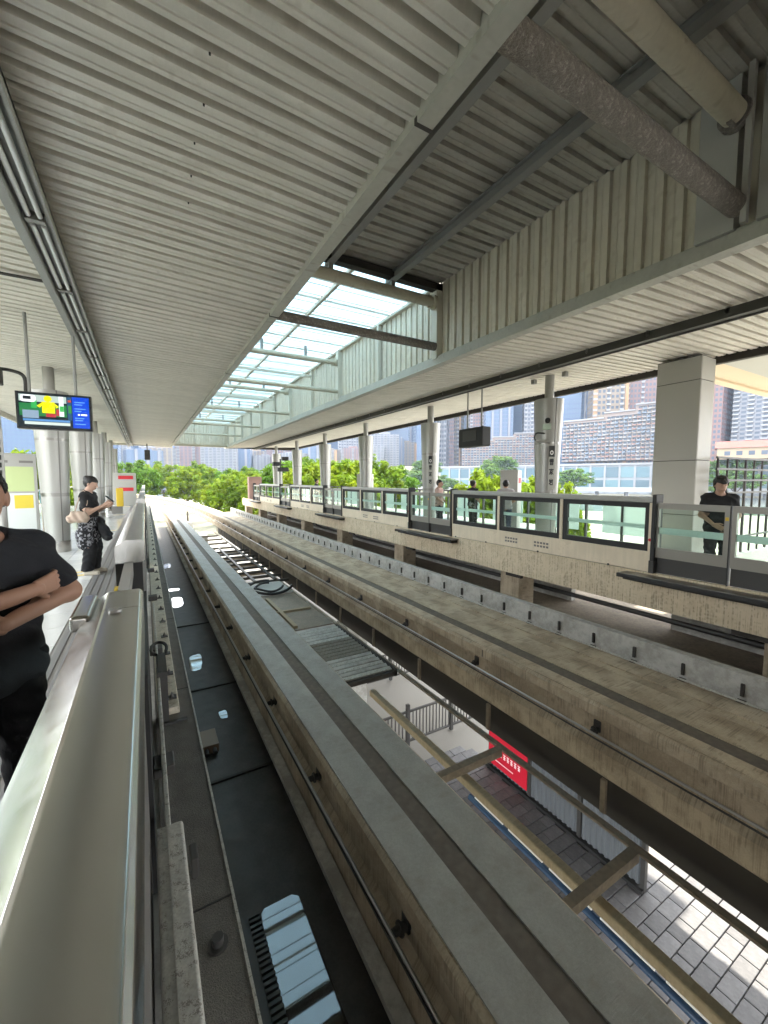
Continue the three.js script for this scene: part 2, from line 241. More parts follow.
// ---------------------------------------------------------------- monorail beams
const PROF = w => [[-w / 2 + 0.03, -0.95], [w / 2 - 0.03, -0.95], [w / 2, -0.98], [w / 2, -1.10], [w / 2 - 0.09, -1.16], [w / 2 - 0.09, -1.42], [w / 2 - 0.02, -1.50], [w / 2 - 0.02, -1.76], [w / 2 - 0.1, -1.84], [-w / 2 + 0.1, -1.84], [-w / 2 + 0.02, -1.76], [-w / 2 + 0.02, -1.50], [-w / 2 + 0.09, -1.42], [-w / 2 + 0.09, -1.16], [-w / 2, -1.10], [-w / 2, -0.98]].map(p => [p[0], p[1] - 0.006]);
function path(cx, s0, s1, n, R = 240, z0 = -33) { // straight to z0, then an arc to the left
  const o = []; for (let i = 0; i <= n; i++) { const s = s0 + (s1 - s0) * i / n, a = Math.max(0, s) / (R + cx - 3.4); const Rr = R + cx - 3.4; o.push(s <= 0 ? { x: cx, z: z0 - s, nx: 1, nz: 0 } : { x: cx - Rr * (1 - Math.cos(a)), z: z0 - Rr * Math.sin(a), nx: Math.cos(a), nz: -Math.sin(a) }); } return o;
}
function band(w0, w1, h0, h1) { return [[w0, h1], [w1, h1], [w1, h0], [w0, h0]]; }
function beam(cx, w, s0, s1, n, matSide, matRun, label, gapW) {
  const t = thing('monorail_beam', label, 'monorail beam'); const P = path(cx, s0, s1, n);
  const g = sweep(PROF(w), P); mesh('concrete_body', g, matSide, t);
  mesh('running_surface', sweep(band(-w / 2 + 0.04, gapW[0], -0.956, -0.944), P), matRun, t); mesh('running_surface', sweep(band(gapW[1], w / 2 - 0.04, -0.956, -0.944), P), matRun, t);
  mesh('centre_strip', sweep(band(gapW[0] + 0.003, gapW[1] - 0.003, -0.956, -0.953), P), M.strip, t);
  return t;
}
const bL = beam(1.745, 0.85, -78, -0.06, 1, M.warm, M.run, 'grey topped monorail guideway beam beside the near platform gates', [-0.09, 0.08]);
const bR = beam(4.93, 0.96, -78, -0.06, 1, M.warm, M.warm, 'tan concrete monorail guideway beam beside the far platform', [-0.24, -0.02]);
beam(1.745, 0.85, 0.06, 120, 40, M.warm, M.warm, 'near track guideway beam curving away outside the station', [-0.09, 0.08]);
beam(4.93, 0.96, 0.06, 120, 40, M.warm, M.warm, 'far track guideway beam curving away towards the trees', [-0.24, -0.02]);
function powerRail(t, x, side, y, z0, step, n) { // conductor rail on the beam's side, with insulators
  mesh('power_rail', rod(V(x + side * 0.13, y, -33), V(x + side * 0.13, y, 9), 0.014, 10), M.rail, t);
  mesh('power_rail', rod(V(x + side * 0.135, y - 0.045, -33), V(x + side * 0.135, y - 0.045, 9), 0.010, 8), M.iron, t);
  const ig = ready([rod(V(0, 0, 0), V(side * 0.12, 0, 0), 0.035, 10, 0.026), bx(-0.01, side * 0.03, -0.03, 0.10, -0.04, 0.04), rod(V(side * 0.06, 0, 0), V(side * 0.075, 0, 0), 0.048, 10)]);
  for (let k = 0; k < n; k++) { const m = mesh('insulator', ig, M.iron, t); m.position.set(x, y + 0.01, z0 - k * step); }
}
powerRail(bR, 4.54, -1, -1.30, -0.7, 2.05, 15); powerRail(bR, 5.33, 1, -1.30, -0.7, 2.05, 15);
powerRail(bL, 1.41, -1, -1.32, -0.5, 1.6, 18); powerRail(bL, 2.08, 1, -1.32, -0.5, 2.05, 15);
mesh('lower_rail', bx(1.22, 1.33, -1.80, -1.74, -33, 9), M.cgrey, bL);
for (const z of [-4.6, -11, -17.5, -24]) mesh('form_seam', bx(4.445, 4.452, -1.10, -0.99, z - 0.01, z + 0.01), M.strip, bR);
// girders and channel under the far beam
{
  const gd = tag(mesh('support_girder', [bx(4.62, 5.25, -2.35, -1.86, -33, 9)], M.girder), 'dark steel girder under the far guideway beam', 'girder');
  const ch = thing('walkway_channel', 'long rusty steel channel hung beneath the far guideway beam', 'steel channel');
  mesh('channel', [bx(4.25, 4.34, -2.20, -2.18, -33, 9), bx(4.325, 4.34, -2.28, -2.20, -33, 9)], M.brace, ch);
  const hg = ready([bx(-0.02, 0.02, -0.40, 0.0, -0.03, 0.03)]);
  for (let k = 0; k < 18; k++) { const h = mesh('hanger', hg, M.brace, ch); h.position.set(4.45, -1.80, -0.75 - k * 1.85); }
  for (let k = 0; k < 17; k++) { if (k > 2 && k < 5) continue; const z = -0.25 - k * 1.88; const b = mesh('cross_brace', [bx(2.1, 4.248, -2.19, -2.175, z - 0.05, z + 0.05), bx(2.1, 4.248, -2.28, -2.19, z + 0.035, z + 0.05)], M.brace); tag(b, 'flat steel brace spanning the gap between the two guideway beams', 'brace', 'braces between the guideway beams'); }
}
// pipes between the beams
tag(mesh('timber_rail', rbx(3.51, 3.63, -2.42, -2.31, -6.6, 4, 0.02), M.wood), 'long tan pole running under the braces beside the blue pipe', 'pole');
{
  const bp = thing('blue_pipe', 'glossy blue pipe with a modelled white highlight running beneath the tan pole', 'pipe');
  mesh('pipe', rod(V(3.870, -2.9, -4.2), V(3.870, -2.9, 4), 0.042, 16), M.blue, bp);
  for (let k = 0; k < 10; k++) mesh('modelled_highlight', rod(V(3.885, -2.845, -4.1 + k * 0.62), V(3.885, -2.845, -3.58 + k * 0.62), 0.016, 10), M.white, bp);  // white rods stand in for the light streak along the pipe
  for (const z of [-3.35, -2.6, -1.95]) { const f = mesh('valve', [rod(V(3.910, -2.9, z), V(3.950, -2.74, z), 0.028), rod(V(3.950, -2.76, z), V(3.955, -2.73, z), 0.05)], M.black, bp); mesh('cap', rod(V(3.955, -2.73, z), V(3.958, -2.71, z), 0.035), z < -3 ? M.red : M.white, f); }
}
// louvred deck, catch plate, cable loop and trellis between the beams
{
  const d = thing('slatted_deck', 'weathered grey slatted deck between the two guideway beams', 'deck', [0, -2.12, 0]);
  mesh('deck_frame', [bx(2.3, 4.2, -0.10, -0.02, -6.82, -6.7), bx(2.3, 4.2, -0.10, -0.02, -9.7, -9.58), bx(4.14, 4.2, -0.12, 0.02, -9.7, -6.7)], M.girder, d);
  const sg = ready(rbx(2.3, 4.13, -0.02, 0.02, -0.05, 0.05, 0.012, 1)), sm = [M.galv, M.cgrey, S({ map: T.galv, color: lin(0.45, 0.42, 0.38), roughness: 0.8 })];
  for (let k = 0; k < 18; k++) { const s = mesh('slat', sg, sm[k > 5 && k < 12 ? 2 : k % 2], d); s.position.set(0, rr(-0.004, 0.004), -6.84 - k * 0.163); s.rotation.x = 0.25; }
  const pl = thing('catch_plate', 'stained brown drip plate between the guideway beams past the slatted deck', 'plate', [0, -2.15, 0]);
  mesh('plate', bx(2.3, 4.2, -0.03, 0, -13.3, -9.9), S({ map: T.strip, color: lin(1.9, 1.85, 1.75), roughness: 0.5 }), pl);
  mesh('batten', bx(3.15, 3.25, 0, 0.07, -12.9, -10.0), M.wood, pl); mesh('batten', bx(2.4, 4.1, 0, 0.06, -11.45, -11.35), M.wood, pl);
  const lp = []; for (let k = 0; k <= 24; k++) { const a = k / 24 * Math.PI * 1.5 + 0.3; lp.push(V(3.55 + 0.75 * Math.cos(a), -2.02 + 0.03 * Math.sin(a * 3), -14.0 + 0.85 * Math.sin(a))); }
  const loop = thing('cable_loop', 'thick black cable looped on a grey plate between the beams', 'cable'); mesh('cable', tube(lp, 0.045, 60, 10), M.black, loop); const lp2 = lp.map(p => V(3.55 + (p.x - 3.55) * 0.62, p.y, -14 + (p.z + 14) * 0.62)); mesh('cable', tube(lp2, 0.04, 60, 8), M.black, loop);
  mesh('backing_plate', rbx(2.5, 4.2, -2.14, -2.10, -15.0, -13.35, 0.02), M.cladWall, loop);
  const tr = thing('open_trellis', 'open steel trellis over the bright street between the beams', 'trellis', [0, -2.15, 0]);
  for (let k = 0; k < 9; k++) mesh('cross_bar', bx(2.2, 4.9, -0.05, 0.05, -15.3 - k * 0.95, -15.2 - k * 0.95), M.iron, tr);
  for (const x of [2.55, 3.3, 4.05]) mesh('long_bar', bx(x, x + 0.1, 0.051, 0.1, -24, -15.2), M.iron, tr);
}
// lower level: corrugated wall with banner, railing, sun strip beyond
{
  const w = thing('corrugated_fence', 'grey corrugated site fence on the street under the tracks', 'fence', [7.72, -6, 0]);
  const rib = ready(extr([[0, 0], [0.03, 0.02], [0.03, 0.06], [0, 0.08], [0, 0.12], [-0.012, 0.12], [-0.012, 0]], 0, 2.6)); rib.rotateX(-Math.PI / 2);
  for (let k = 0; k < 32; k++) { const r = mesh('rib_panel', rib, M.wallGrey, w); r.scale.x = -1; r.position.set(0, 0.08, -3.75 - k * 0.122); }
  for (let k = 0; k < 4; k++) mesh('post', bx(-0.06, 0.03, 0, 2.75, -3.72 - k * 1.3, -3.64 - k * 1.3), M.iron, w);
  mesh('kerb', bx(-0.12, 0.04, 0, 0.10, -7.7, -3.65), M.black, w);
  const b = thing('red_banner', 'red banner with white lettering hung on the grey site fence', 'banner', [7.64, -5.93, -7.05]);
  const cv = document.createElement('canvas'); cv.width = 256; cv.height = 200; const c = cv.getContext('2d'); c.fillStyle = '#c8102e'; c.fillRect(0, 0, 256, 200); c.strokeStyle = '#f4dede'; c.lineWidth = 7;
  for (const [y, n] of [[70, 7], [110, 8]]) for (let k = 0; k < n; k++) { const x = 30 + k * 24; c.beginPath(); c.moveTo(x, y - 12); c.lineTo(x + 16, y - 12); c.moveTo(x + 8, y - 14); c.lineTo(x + 8, y + 12); c.moveTo(x + 1, y + 2); c.lineTo(x + 16, y + 2); c.moveTo(x + 2, y + 12); c.lineTo(x + 15, y + 12); c.stroke(); }
  c.fillStyle = '#f0c8c8'; c.fillRect(20, 160, 150, 7);
  const ct = new THREE.CanvasTexture(cv); ct.colorSpace = THREE.SRGBColorSpace;
  const pg = new THREE.BoxGeometry(0.02, 0.9, 1.25); pg.userData.ready = true; const pm = S({ map: ct, roughness: 0.6 }); mesh('cloth', pg, [M.red, pm, M.red, M.red, M.red, M.red], b).position.set(0, 0.58, 0.1);
  const rl = thing('lower_railing', 'dark balustrade on the lower walkway beneath the tracks', 'railing', [0, -6, -9.4]);
  for (const y of [0.12, 1.0]) mesh('rail', rbx(4.5, 10, y, y + 0.06, -0.03, 0.03, 0.01), M.iron, rl);
  for (let k = 0; k < 46; k++) mesh('baluster', bx(4.5 + k * 0.12, 4.525 + k * 0.12, 0.16, 1.0, -0.012, 0.012), M.iron, rl);
  for (let k = 0; k < 4; k++) mesh('post', rbx(4.6 + k * 1.6, 4.7 + k * 1.6, 0, 1.25, -0.05, 0.05, 0.01), M.iron, rl);
  const rl2 = copy(rl, [0, -6, -13]); tag(rl2, 'dark balustrade on the lower walkway, the one past the slatted deck', 'railing'); tag(rl, 'dark balustrade on the lower walkway, the one before the slatted deck', 'railing');
  const py = tag(mesh('station_pier', [bx(4.6, 5.2, -6, -2.36, -10.6, -9.9)], M.cgrey), 'square grey pier under the far guideway on the lower floor', 'pier');
  for (let k = 0; k < 3; k++) { const p = mesh('station_pier', [bx(2.9, 3.8, -9, -2.36, -22 - k * 0 - k * 11, -21 - k * 11)], M.cgrey); tag(p, 'square grey pier under both guideway beams', 'pier', 'piers under both beams'); }
}

// ---------------------------------------------------------------- canopy
const DEF = 0.18;
function ribProfile(pitch, groove, depth) { return [[0, 0], [pitch * 0.33, 0], [pitch * 0.36, 0.007], [pitch * 0.42, 0.007], [pitch * 0.45, 0], [pitch - groove - 0.02, 0], [pitch - groove - 0.008, depth], [pitch - 0.012, depth], [pitch, 0]]; }
function sheetGeo(len, ribs, pitch, groove, depth) { // ribs run along local x (0..len), stacked along -z; depth is up
  const pr = []; for (let k = 0; k < ribs; k++) for (const [a, h] of ribProfile(pitch, groove, depth)) if (!(k && a === 0)) pr.push([k * pitch + a, h]);
  const pos = [], uv = [];
  for (let i = 0; i + 1 < pr.length; i++) { const [a, h] = pr[i], [b, k] = pr[i + 1]; const q = [[0, h, -a], [len, h, -a], [len, k, -b], [0, k, -b]]; for (const j of [0, 2, 1, 0, 3, 2]) { pos.push(...q[j]); uv.push(q[j][0], -q[j][2]); } }
  const g = new THREE.BufferGeometry(); g.setAttribute('position', new THREE.Float32BufferAttribute(pos, 3)); g.setAttribute('uv', new THREE.Float32BufferAttribute(uv, 2)); g.computeVertexNormals(); g.userData.ready = true; return g;
}
function soffit(t, x0, y0, x1, y1, zStart, zEnd, mats, ribs = 5, pitch = DEF, groove = 0.044, depth = 0.075) {
  const L = Math.hypot(x1 - x0, y1 - y0), gs = [sheetGeo(L, ribs, pitch, groove, depth)], a = Math.atan2(y1 - y0, x1 - x0); let k = 0;
  for (let z = zStart; z > zEnd; z -= ribs * pitch, k++) { const m = mesh('ceiling_sheet', gs[0], mats[(k * 7 + (k >> 1)) % mats.length], t); m.position.set(x0, y0 + (k % 3) * 0.0015, z - (k % 2) * 0.002); m.rotation.z = a; }
}
const soffMats = [1, 0.97, 1.03].map(k => S({ map: T.soffit, roughness: 0.55, color: lin(k, k, k) }));
{ // near-platform canopy
  const t = thing('canopy_roof', 'ribbed metal canopy ceiling over the near platform with a hanging light trough', 'canopy');
  soffit(t, -0.72, 4.10, 1.60, 4.0, 4.0, -33, soffMats); soffit(t, -4.6, 4.28, -0.74, 4.105, 4.0, -33, soffMats);
  mesh('roof_deck', [bar(V(-1.5, 4.45, 48), V(-1.5, 4.45, -33), 6.3, 0.12)], M.sheet, t);
  mesh('edge_channel', [bx(1.60, 1.72, 3.94, 4.5, -33, 10)], M.edge, t); for (let k = 0; k < 9; k++) mesh('splice_plate', bx(1.598, 1.724, 3.937, 3.98, -2.33 - k * 3.6, -2.36 - k * 3.6), M.girder, t);
  mesh('outer_fascia', [bx(-4.7, -4.6, 4.1, 4.4, -33, 10), bx(-4.7, 1.6, 4.0, 4.36, -33.1, -33)], M.sheet, t);
  for (let k = 0; k < 9; k++) mesh('screw', new THREE.CylinderGeometry(0.006, 0.006, 0.012, 8).translate(0.40 + 0.01 * (k % 3), 4.045, -1.22 - k * 0.36), M.black, t);
  mesh('seam_flashing', bx(-4.6, -0.80, 4.075, 4.09, -6.66, -6.6), M.girder, t).rotation.z = 0;
  const tr = mesh('light_trough', [bx(-0.86, -0.62, 3.97, 4.00, -33, 10), bx(-0.86, -0.84, 3.90, 4.0, -33, 10), bx(-0.64, -0.62, 3.90, 4.0, -33, 10), bx(-0.90, -0.83, 3.86, 4.08, -33, 10)], M.purlin, t);
  for (let k = 0; k < 20; k++) { const l = mesh('lamp_tube', [rod(V(-0.78, 3.93, 1.3 - k * 1.55), V(-0.78, 3.93, -0.1 - k * 1.55), 0.02, 10), rod(V(-0.70, 3.93, 1.3 - k * 1.55), V(-0.70, 3.93, -0.1 - k * 1.55), 0.02, 10)], M.white, tr); mesh('lamp_holder', bx(-0.81, -0.67, 3.90, 3.97, -0.17 - k * 1.55, -0.11 - k * 1.55), M.steelDark, tr); }
  for (let k = 0; k < 12; k++) mesh('drop_rod', rod(V(-0.74, 4.0, 1 - k * 2.9), V(-0.74, 4.11, 1 - k * 2.9), 0.012, 6), M.iron, t);
}
{ // far-platform canopy
  const t = thing('canopy_roof', 'ribbed metal canopy ceiling over the far platform with a dark conduit', 'canopy');
  soffit(t, 5.42, 4.06, 7.55, 4.17, 4.0, -33, soffMats); soffit(t, 7.57, 4.171, 10.8, 4.30, 4.0, -33, soffMats);
  mesh('roof_deck', [bar(V(8.2, 4.50, 48), V(8.2, 4.50, -33), 5.4, 0.12)], M.sheet, t);
  mesh('edge_channel', [bx(5.24, 5.42, 4.0, 4.14, -33, 10), bx(5.26, 5.30, 4.142, 4.18, -33, 10)], M.edge, t);
  mesh('outer_fascia', [bx(10.8, 10.94, 4.16, 4.5, -33, 10), bx(5.4, 10.8, 4.05, 4.42, -33.1, -33)], M.girder, t);
  mesh('conduit', [bx(7.42, 7.58, 4.02, 4.06, -33, 10), bx(7.40, 7.43, 4.0, 4.14, -33, 10), rod(V(7.62, 4.03, -33), V(7.62, 4.03, 10), 0.035, 10)], M.iron, t);
  for (let k = 0; k < 30; k++) mesh('conduit_clip', bx(7.40, 7.60, 4.06, 4.16, 0.5 - k * 1.1, 0.45 - k * 1.1), M.purlin, t);
  for (const z of [-6.45, -7.35]) mesh('ceiling_box', bx(8.6, 8.7, 4.08, 4.19, z, z + 0.1), M.purlin, t);
  mesh('added_sunshade_roof', [bx(10.96, 14.3, 5.25, 5.40, -34, -8.2), bx(10.96, 11.1, 4.5, 5.25, -34, -8.2)], M.sheet, t);  // extra roof hidden from the camera, added to keep sun off the platform
}
{ // raised skylight between the canopies
  const t = thing('skylight_roof', 'raised skylight roof over the tracks with metal bulkheads and cross struts', 'roof');
  const yT = 5.62;
  // bulkhead walls
  const ribs = 5, pitch = 0.22, H = yT - 4.1, gs = sheetGeo(H, ribs, pitch, 0.05, 0.05);
  const bm = [1, 0.95, 1.04].map(k => S({ map: T.bulk, roughness: 0.6, color: lin(k, k, k) }));
  let k = 0; for (let z = 3.2; z > -32; z -= ribs * pitch, k++) { const m = mesh('bulkhead_sheet', gs, bm[(k * 5) % 3], t); m.position.set(5.36, 4.12, z); m.rotation.z = Math.PI / 2; m.scale.y = -1; const n = mesh('bulkhead_sheet', gs, bm[(k * 5 + 1) % 3], t); n.position.set(1.60, 4.12, z); n.rotation.z = Math.PI / 2; }
  mesh('bulkhead_back', [bx(5.43, 5.46, 4.12, yT + 0.12, -33, 48), bx(1.50, 1.53, 4.12, yT + 0.12, -33, 48)], M.sheet, t);
  mesh('wall_plate', [bx(5.27, 5.40, yT - 0.05, yT + 0.02, -33, -6.95)], M.cream, t);
  // end wall
  const eg = sheetGeo(H, 4, pitch, 0.05, 0.03); for (let q = 0; q < 5; q++) { const m = mesh('end_sheet', eg, bm[q % 3], t); m.rotation.set(0, -Math.PI / 2, 0); m.rotation.order = 'YXZ'; m.rotation.z = Math.PI / 2; m.position.set(1.55 + q * 0.77 + 0.77 * 0, 4.12, -31.6); m.scale.y = -1; }
  mesh('end_back', bx(1.5, 5.4, 4.0, yT + 0.1, -31.9, -31.75), M.bulk, t);
  // opaque metal roof towards the camera
  soffit(t, 1.58, yT - 0.02, 5.38, yT + 0.02, 4.0, -6.6, [0.92, 0.98, 0.88].map(q => S({ map: T.sheetDark, roughness: 0.6, color: lin(q, q, q) })), 3, 0.22, 0.055, 0.05);
  mesh('roof_deck', bx(1.5, 5.45, yT + 0.11, yT + 0.19, -6.95, 48), M.sheet, t);
  mesh('end_beam', bx(1.6, 5.35, yT - 0.16, yT - 0.03, -7.02, -6.86), M.girder, t);
  for (const x of [2.35, 2.95, 4.22]) mesh('purlin', x < 2.5 ? [bx(x, x + 0.02, yT - 0.14, yT - 0.03, -7, 10)] : [bx(x - 0.06, x + 0.06, yT - 0.20, yT - 0.185, -7.2, 10), bx(x - 0.008, x + 0.008, yT - 0.185, yT - 0.06, -7.2, 10), bx(x - 0.06, x + 0.06, yT - 0.06, yT - 0.045, -7.2, 10)], M.purlin, t);
  // glazing panels
  const pane = ready(bx(0, 1.72, 0, 0.012, -0.86, 0));
  for (let r = 0; r < 28; r++) for (let c = 0; c < 2; c++) { const p = mesh('skylight_pane', pane, M.skylight, t); p.position.set(1.75 + c * 1.80, yT + 0.02 + c * 0.004, -7.05 - r * 0.88); }
  const sb = ready(bx(1.6, 5.3, -0.012, 0.0, -0.006, 0.006)); for (let r = 0; r < 56; r++) { const m = mesh('pane_seam', sb, M.purlin, t); m.position.set(0, yT + 0.005, -7.3 - r * 0.44 - (r % 2) * 0.03); }
  mesh('glazing_bar', [bx(3.48, 3.55, yT - 0.06, yT + 0.05, -31.7, -7.02)], M.cream, t);
  const gb = ready(bx(1.6, 5.3, -0.03, 0.018, -0.011, 0.011)); for (let r = 0; r < 29; r++) { const m = mesh('glazing_bar', gb, M.cream, t); m.position.set(0, yT + 0.0, -7.04 - r * 0.88); }
  // frames: posts and struts each bay
  for (let f = 0; f < 6; f++) {
    const z = -2.0 - f * 4.92, near = f < 2;
    mesh('wall_post', f === 0 ? [bx(5.20, 5.36, 4.16, yT, z - 0.32, z + 0.02), bx(5.14, 5.20, 4.16, yT, z + 0.09, z + 0.14), bx(5.2, 5.34, 4.16, yT, z + 0.2, z + 0.4)] : [bx(5.22, 5.36, 4.12, yT - 0.03, z - 0.10, z + 0.06)], f === 0 ? M.cladWall : M.cream, t);
    const r = near ? 0.10 : 0.07;
    const up = mesh('strut', rod(V(1.6, 5.22, z), V(5.16, 5.22, z), f === 0 ? 0.105 : r, 24), f ? M.pipe : M.pipe, t);
    mesh('strut_flange', [rod(V(5.12, 5.22, z), V(5.20, 5.22, z), r + 0.04, 16), bx(5.02, 5.12, 5.1, 5.34, z - 0.02, z + 0.02)], f === 0 ? M.rust : M.pipe, up);
    mesh('strut', f === 0 ? rod(V(1.6, 4.36, z + 0.04), V(5.2, 4.36, z + 0.04), 0.095, 28) : rod(V(1.6, 4.36, z), V(5.22, 4.36, z), f === 1 ? 0.08 : 0.06, 16), f < 2 ? M.rust : M.pipe, t);
    if (f) for (const x of [2.95, 4.22]) mesh('stub_post', bx(x - 0.04, x + 0.04, 5.25, yT - 0.05, z - 0.02, z + 0.02), M.purlin, t);
    if (f) { mesh('side_post', bx(5.26, 5.34, 4.14, yT - 0.05, z - 2.5, z - 2.42), M.cream, t); mesh('tie', bx(1.6, 5.28, 5.30, 5.38, z - 2.5, z - 2.42), M.cream, t); }
  }
}

// ---------------------------------------------------------------- platform columns
function columnProto(label) {
  const t = thing('platform_column', label, 'column', [0, 0, 0], 0, 'tapered columns along the platforms');
  const lathe = (r0, r1, y0, y1, n = 28) => new THREE.LatheGeometry([[r0, y0], [r1, y1]].map(p => new THREE.Vector2(p[0], p[1])), n);
  mesh('kick_plate', lathe(0.232, 0.235, 0, 0.26), M.band, t);
  const sh = mesh('lower_shell', lathe(0.225, 0.262, 0.26, 1.28), M.clad, t); mesh('upper_shell', lathe(0.265, 0.345, 1.36, 3.62), M.clad, t);
  mesh('band', lathe(0.258, 0.262, 1.28, 1.36), M.steelDark, t); mesh('cap', lathe(0.345, 0.0, 3.62, 3.63), M.clad, t);
  mesh('band', lathe(0.305, 0.309, 2.50, 2.58), M.steelDark, t);
  for (const a of [0.5, 2.6, 4.7]) mesh('seam', bar(V(0.229 * Math.sin(a), 0.26, 0.229 * Math.cos(a)), V(0.348 * Math.sin(a), 3.62, 0.348 * Math.cos(a)), 0.02, 0.012), M.cladDark, t);
  mesh('steel_post', rod(V(0, 3.6, 0), V(0, 4.22, 0), 0.11, 16), M.clad, t);
  return t;
}
const col = columnProto('grey tapered metal clad column standing on the near platform');
for (let k = 0; k < 5; k++) { const c = k ? copy(col) : col; c.position.set(-1.78, 0, -11.9 - k * 4.85); c.userData.group = 'columns of the near platform'; }
const colR = [];
for (let k = 0; k < 6; k++) { const c = copy(col); c.position.set(8.75, 0, -6.9 - k * 4.9); c.rotation.y = 1.2; tag(c, 'grey tapered metal clad column standing on the far platform', 'column', 'columns of the far platform'); colR.push(c); }
tag(colR[0], 'tapered column with lamps and a vertical name sign, beside the big square pillar', 'column'); delete colR[0].userData.group;
function strokes(c, list, ox, oy, s) { c.beginPath(); for (const l of list) { c.moveTo(ox + l[0] * s, oy + l[1] * s); for (let i = 2; i < l.length; i += 2) c.lineTo(ox + l[i] * s, oy + l[i + 1] * s); } c.stroke(); }
const CH = [ // three characters as strokes in a unit box
  [[0.3, 0.0, 0.4, 0.12], [0.7, 0.0, 0.6, 0.12], [0.15, 0.15, 0.85, 0.15, 0.85, 0.48, 0.15, 0.48, 0.15, 0.15], [0.15, 0.32, 0.85, 0.32], [0.5, 0.15, 0.5, 0.48], [0.25, 0.58, 0.75, 0.58, 0.75, 1, 0.25, 1, 0.25, 0.58], [0.25, 0.79, 0.75, 0.79]],
  [[0.5, 0, 0.5, 0.1], [0.1, 0.28, 0.1, 0.14, 0.9, 0.14, 0.9, 0.28], [0.25, 0.32, 0.78, 0.32], [0.5, 0.32, 0.2, 0.55], [0.4, 0.42, 0.55, 0.6, 0.55, 0.95, 0.42, 0.98], [0.5, 0.55, 0.12, 0.75], [0.52, 0.68, 0.1, 0.95], [0.85, 0.45, 0.6, 0.6], [0.6, 0.6, 0.92, 0.95]],
  [[0.5, 0.0, 0.5, 0.3], [0.18, 0.1, 0.18, 0.32, 0.82, 0.32, 0.82, 0.1], [0.1, 0.45, 0.9, 0.45], [0.45, 0.45, 0.1, 0.9], [0.35, 0.65, 0.8, 0.65, 0.8, 1, 0.35, 1, 0.35, 0.65]]];
function nameSign(x, z, label, big) {
  const t = thing('name_sign', label, 'sign', [x, 0, z], -0.62, big ? undefined : 'vertical name signs on the far columns');
  const cv = document.createElement('canvas'); cv.width = 96; cv.height = 512; const c = cv.getContext('2d'); c.fillStyle = '#a3a39c'; c.fillRect(0, 0, 96, 512); c.fillStyle = '#2a2a2c'; c.fillRect(4, 0, 88, 128); c.fillStyle = '#e8e8e8'; c.beginPath(); c.arc(48, 80, 26, 0, 7); c.fill(); c.fillStyle = '#2a2a2c'; c.beginPath(); c.arc(48, 80, 14, 0, 7); c.fill();
  c.strokeStyle = '#15181c'; c.lineWidth = 11; CH.forEach((q, i) => strokes(c, q, 12, 150 + i * 118, 72));
  const tx = new THREE.CanvasTexture(cv); tx.colorSpace = THREE.SRGBColorSpace; const g = new THREE.BoxGeometry(0.15, 1.05, 0.03); g.userData.ready = true;
  const m = mesh('sign_face', g, [M.cladDark, M.cladDark, M.cladDark, M.cladDark, S({ map: tx, roughness: 0.4 }), M.cladDark], t); m.position.set(-0.0, 1.95, 0.33);
  mesh('sign_bracket', [bx(-0.02, 0.02, 1.6, 1.66, 0.2, 0.32), bx(-0.02, 0.02, 2.3, 2.36, 0.2, 0.32)], M.iron, t);
  return t;
}
colR.slice(0, 2).forEach((c, i) => nameSign(c.position.x, c.position.z, i ? 'narrow vertical name sign on a plain far column' : 'vertical station name sign with three dark characters under the lamp brackets', !i));
{ // lamps and camera on the first far column
  const t = thing('column_lamp', 'small pale lamp bracket and box fixed on the tapered column', 'lamp', [8.75, 0.58, -6.9], -0.9);
  mesh('box', rbx(-0.13, 0.06, 2.28, 2.42, 0.28, 0.42, 0.01), flat(0.42, 0.5, 0.42), t); mesh('speaker', rod(V(-0.02, 2.5, 0.30), V(-0.02, 2.5, 0.44), 0.06), M.black, t); mesh('arm', tube([V(-0.05, 2.2, 0.28), V(-0.28, 2.2, 0.34), V(-0.30, 2.05, 0.36), V(-0.12, 2.0, 0.36)], 0.02, 20), M.iron, t); mesh('shelf', rbx(-0.28, 0.05, 1.98, 2.04, 0.26, 0.40, 0.01), M.clad, t);
  const cam = thing('signal_cluster', 'black signal lamps on a grey post at the far platform end', 'signal', [7.6, 0, -26.4]); mesh('post', rod(V(0, 0, 0), V(0, 2.2, 0), 0.12), M.clad, cam); mesh('head', [rbx(-0.5, -0.1, 2.55, 2.8, -0.1, 0.2, 0.03), rbx(0.1, 0.5, 2.9, 3.15, -0.1, 0.2, 0.03), rbx(-0.2, 0.5, 2.2, 2.45, -0.1, 0.2, 0.03)], M.black, cam); mesh('bracket', [rod(V(0, 2.2, 0), V(0, 3.0, 0), 0.05), bx(-0.4, 0.4, 2.6, 2.66, -0.02, 0.02)], M.iron, cam);
}
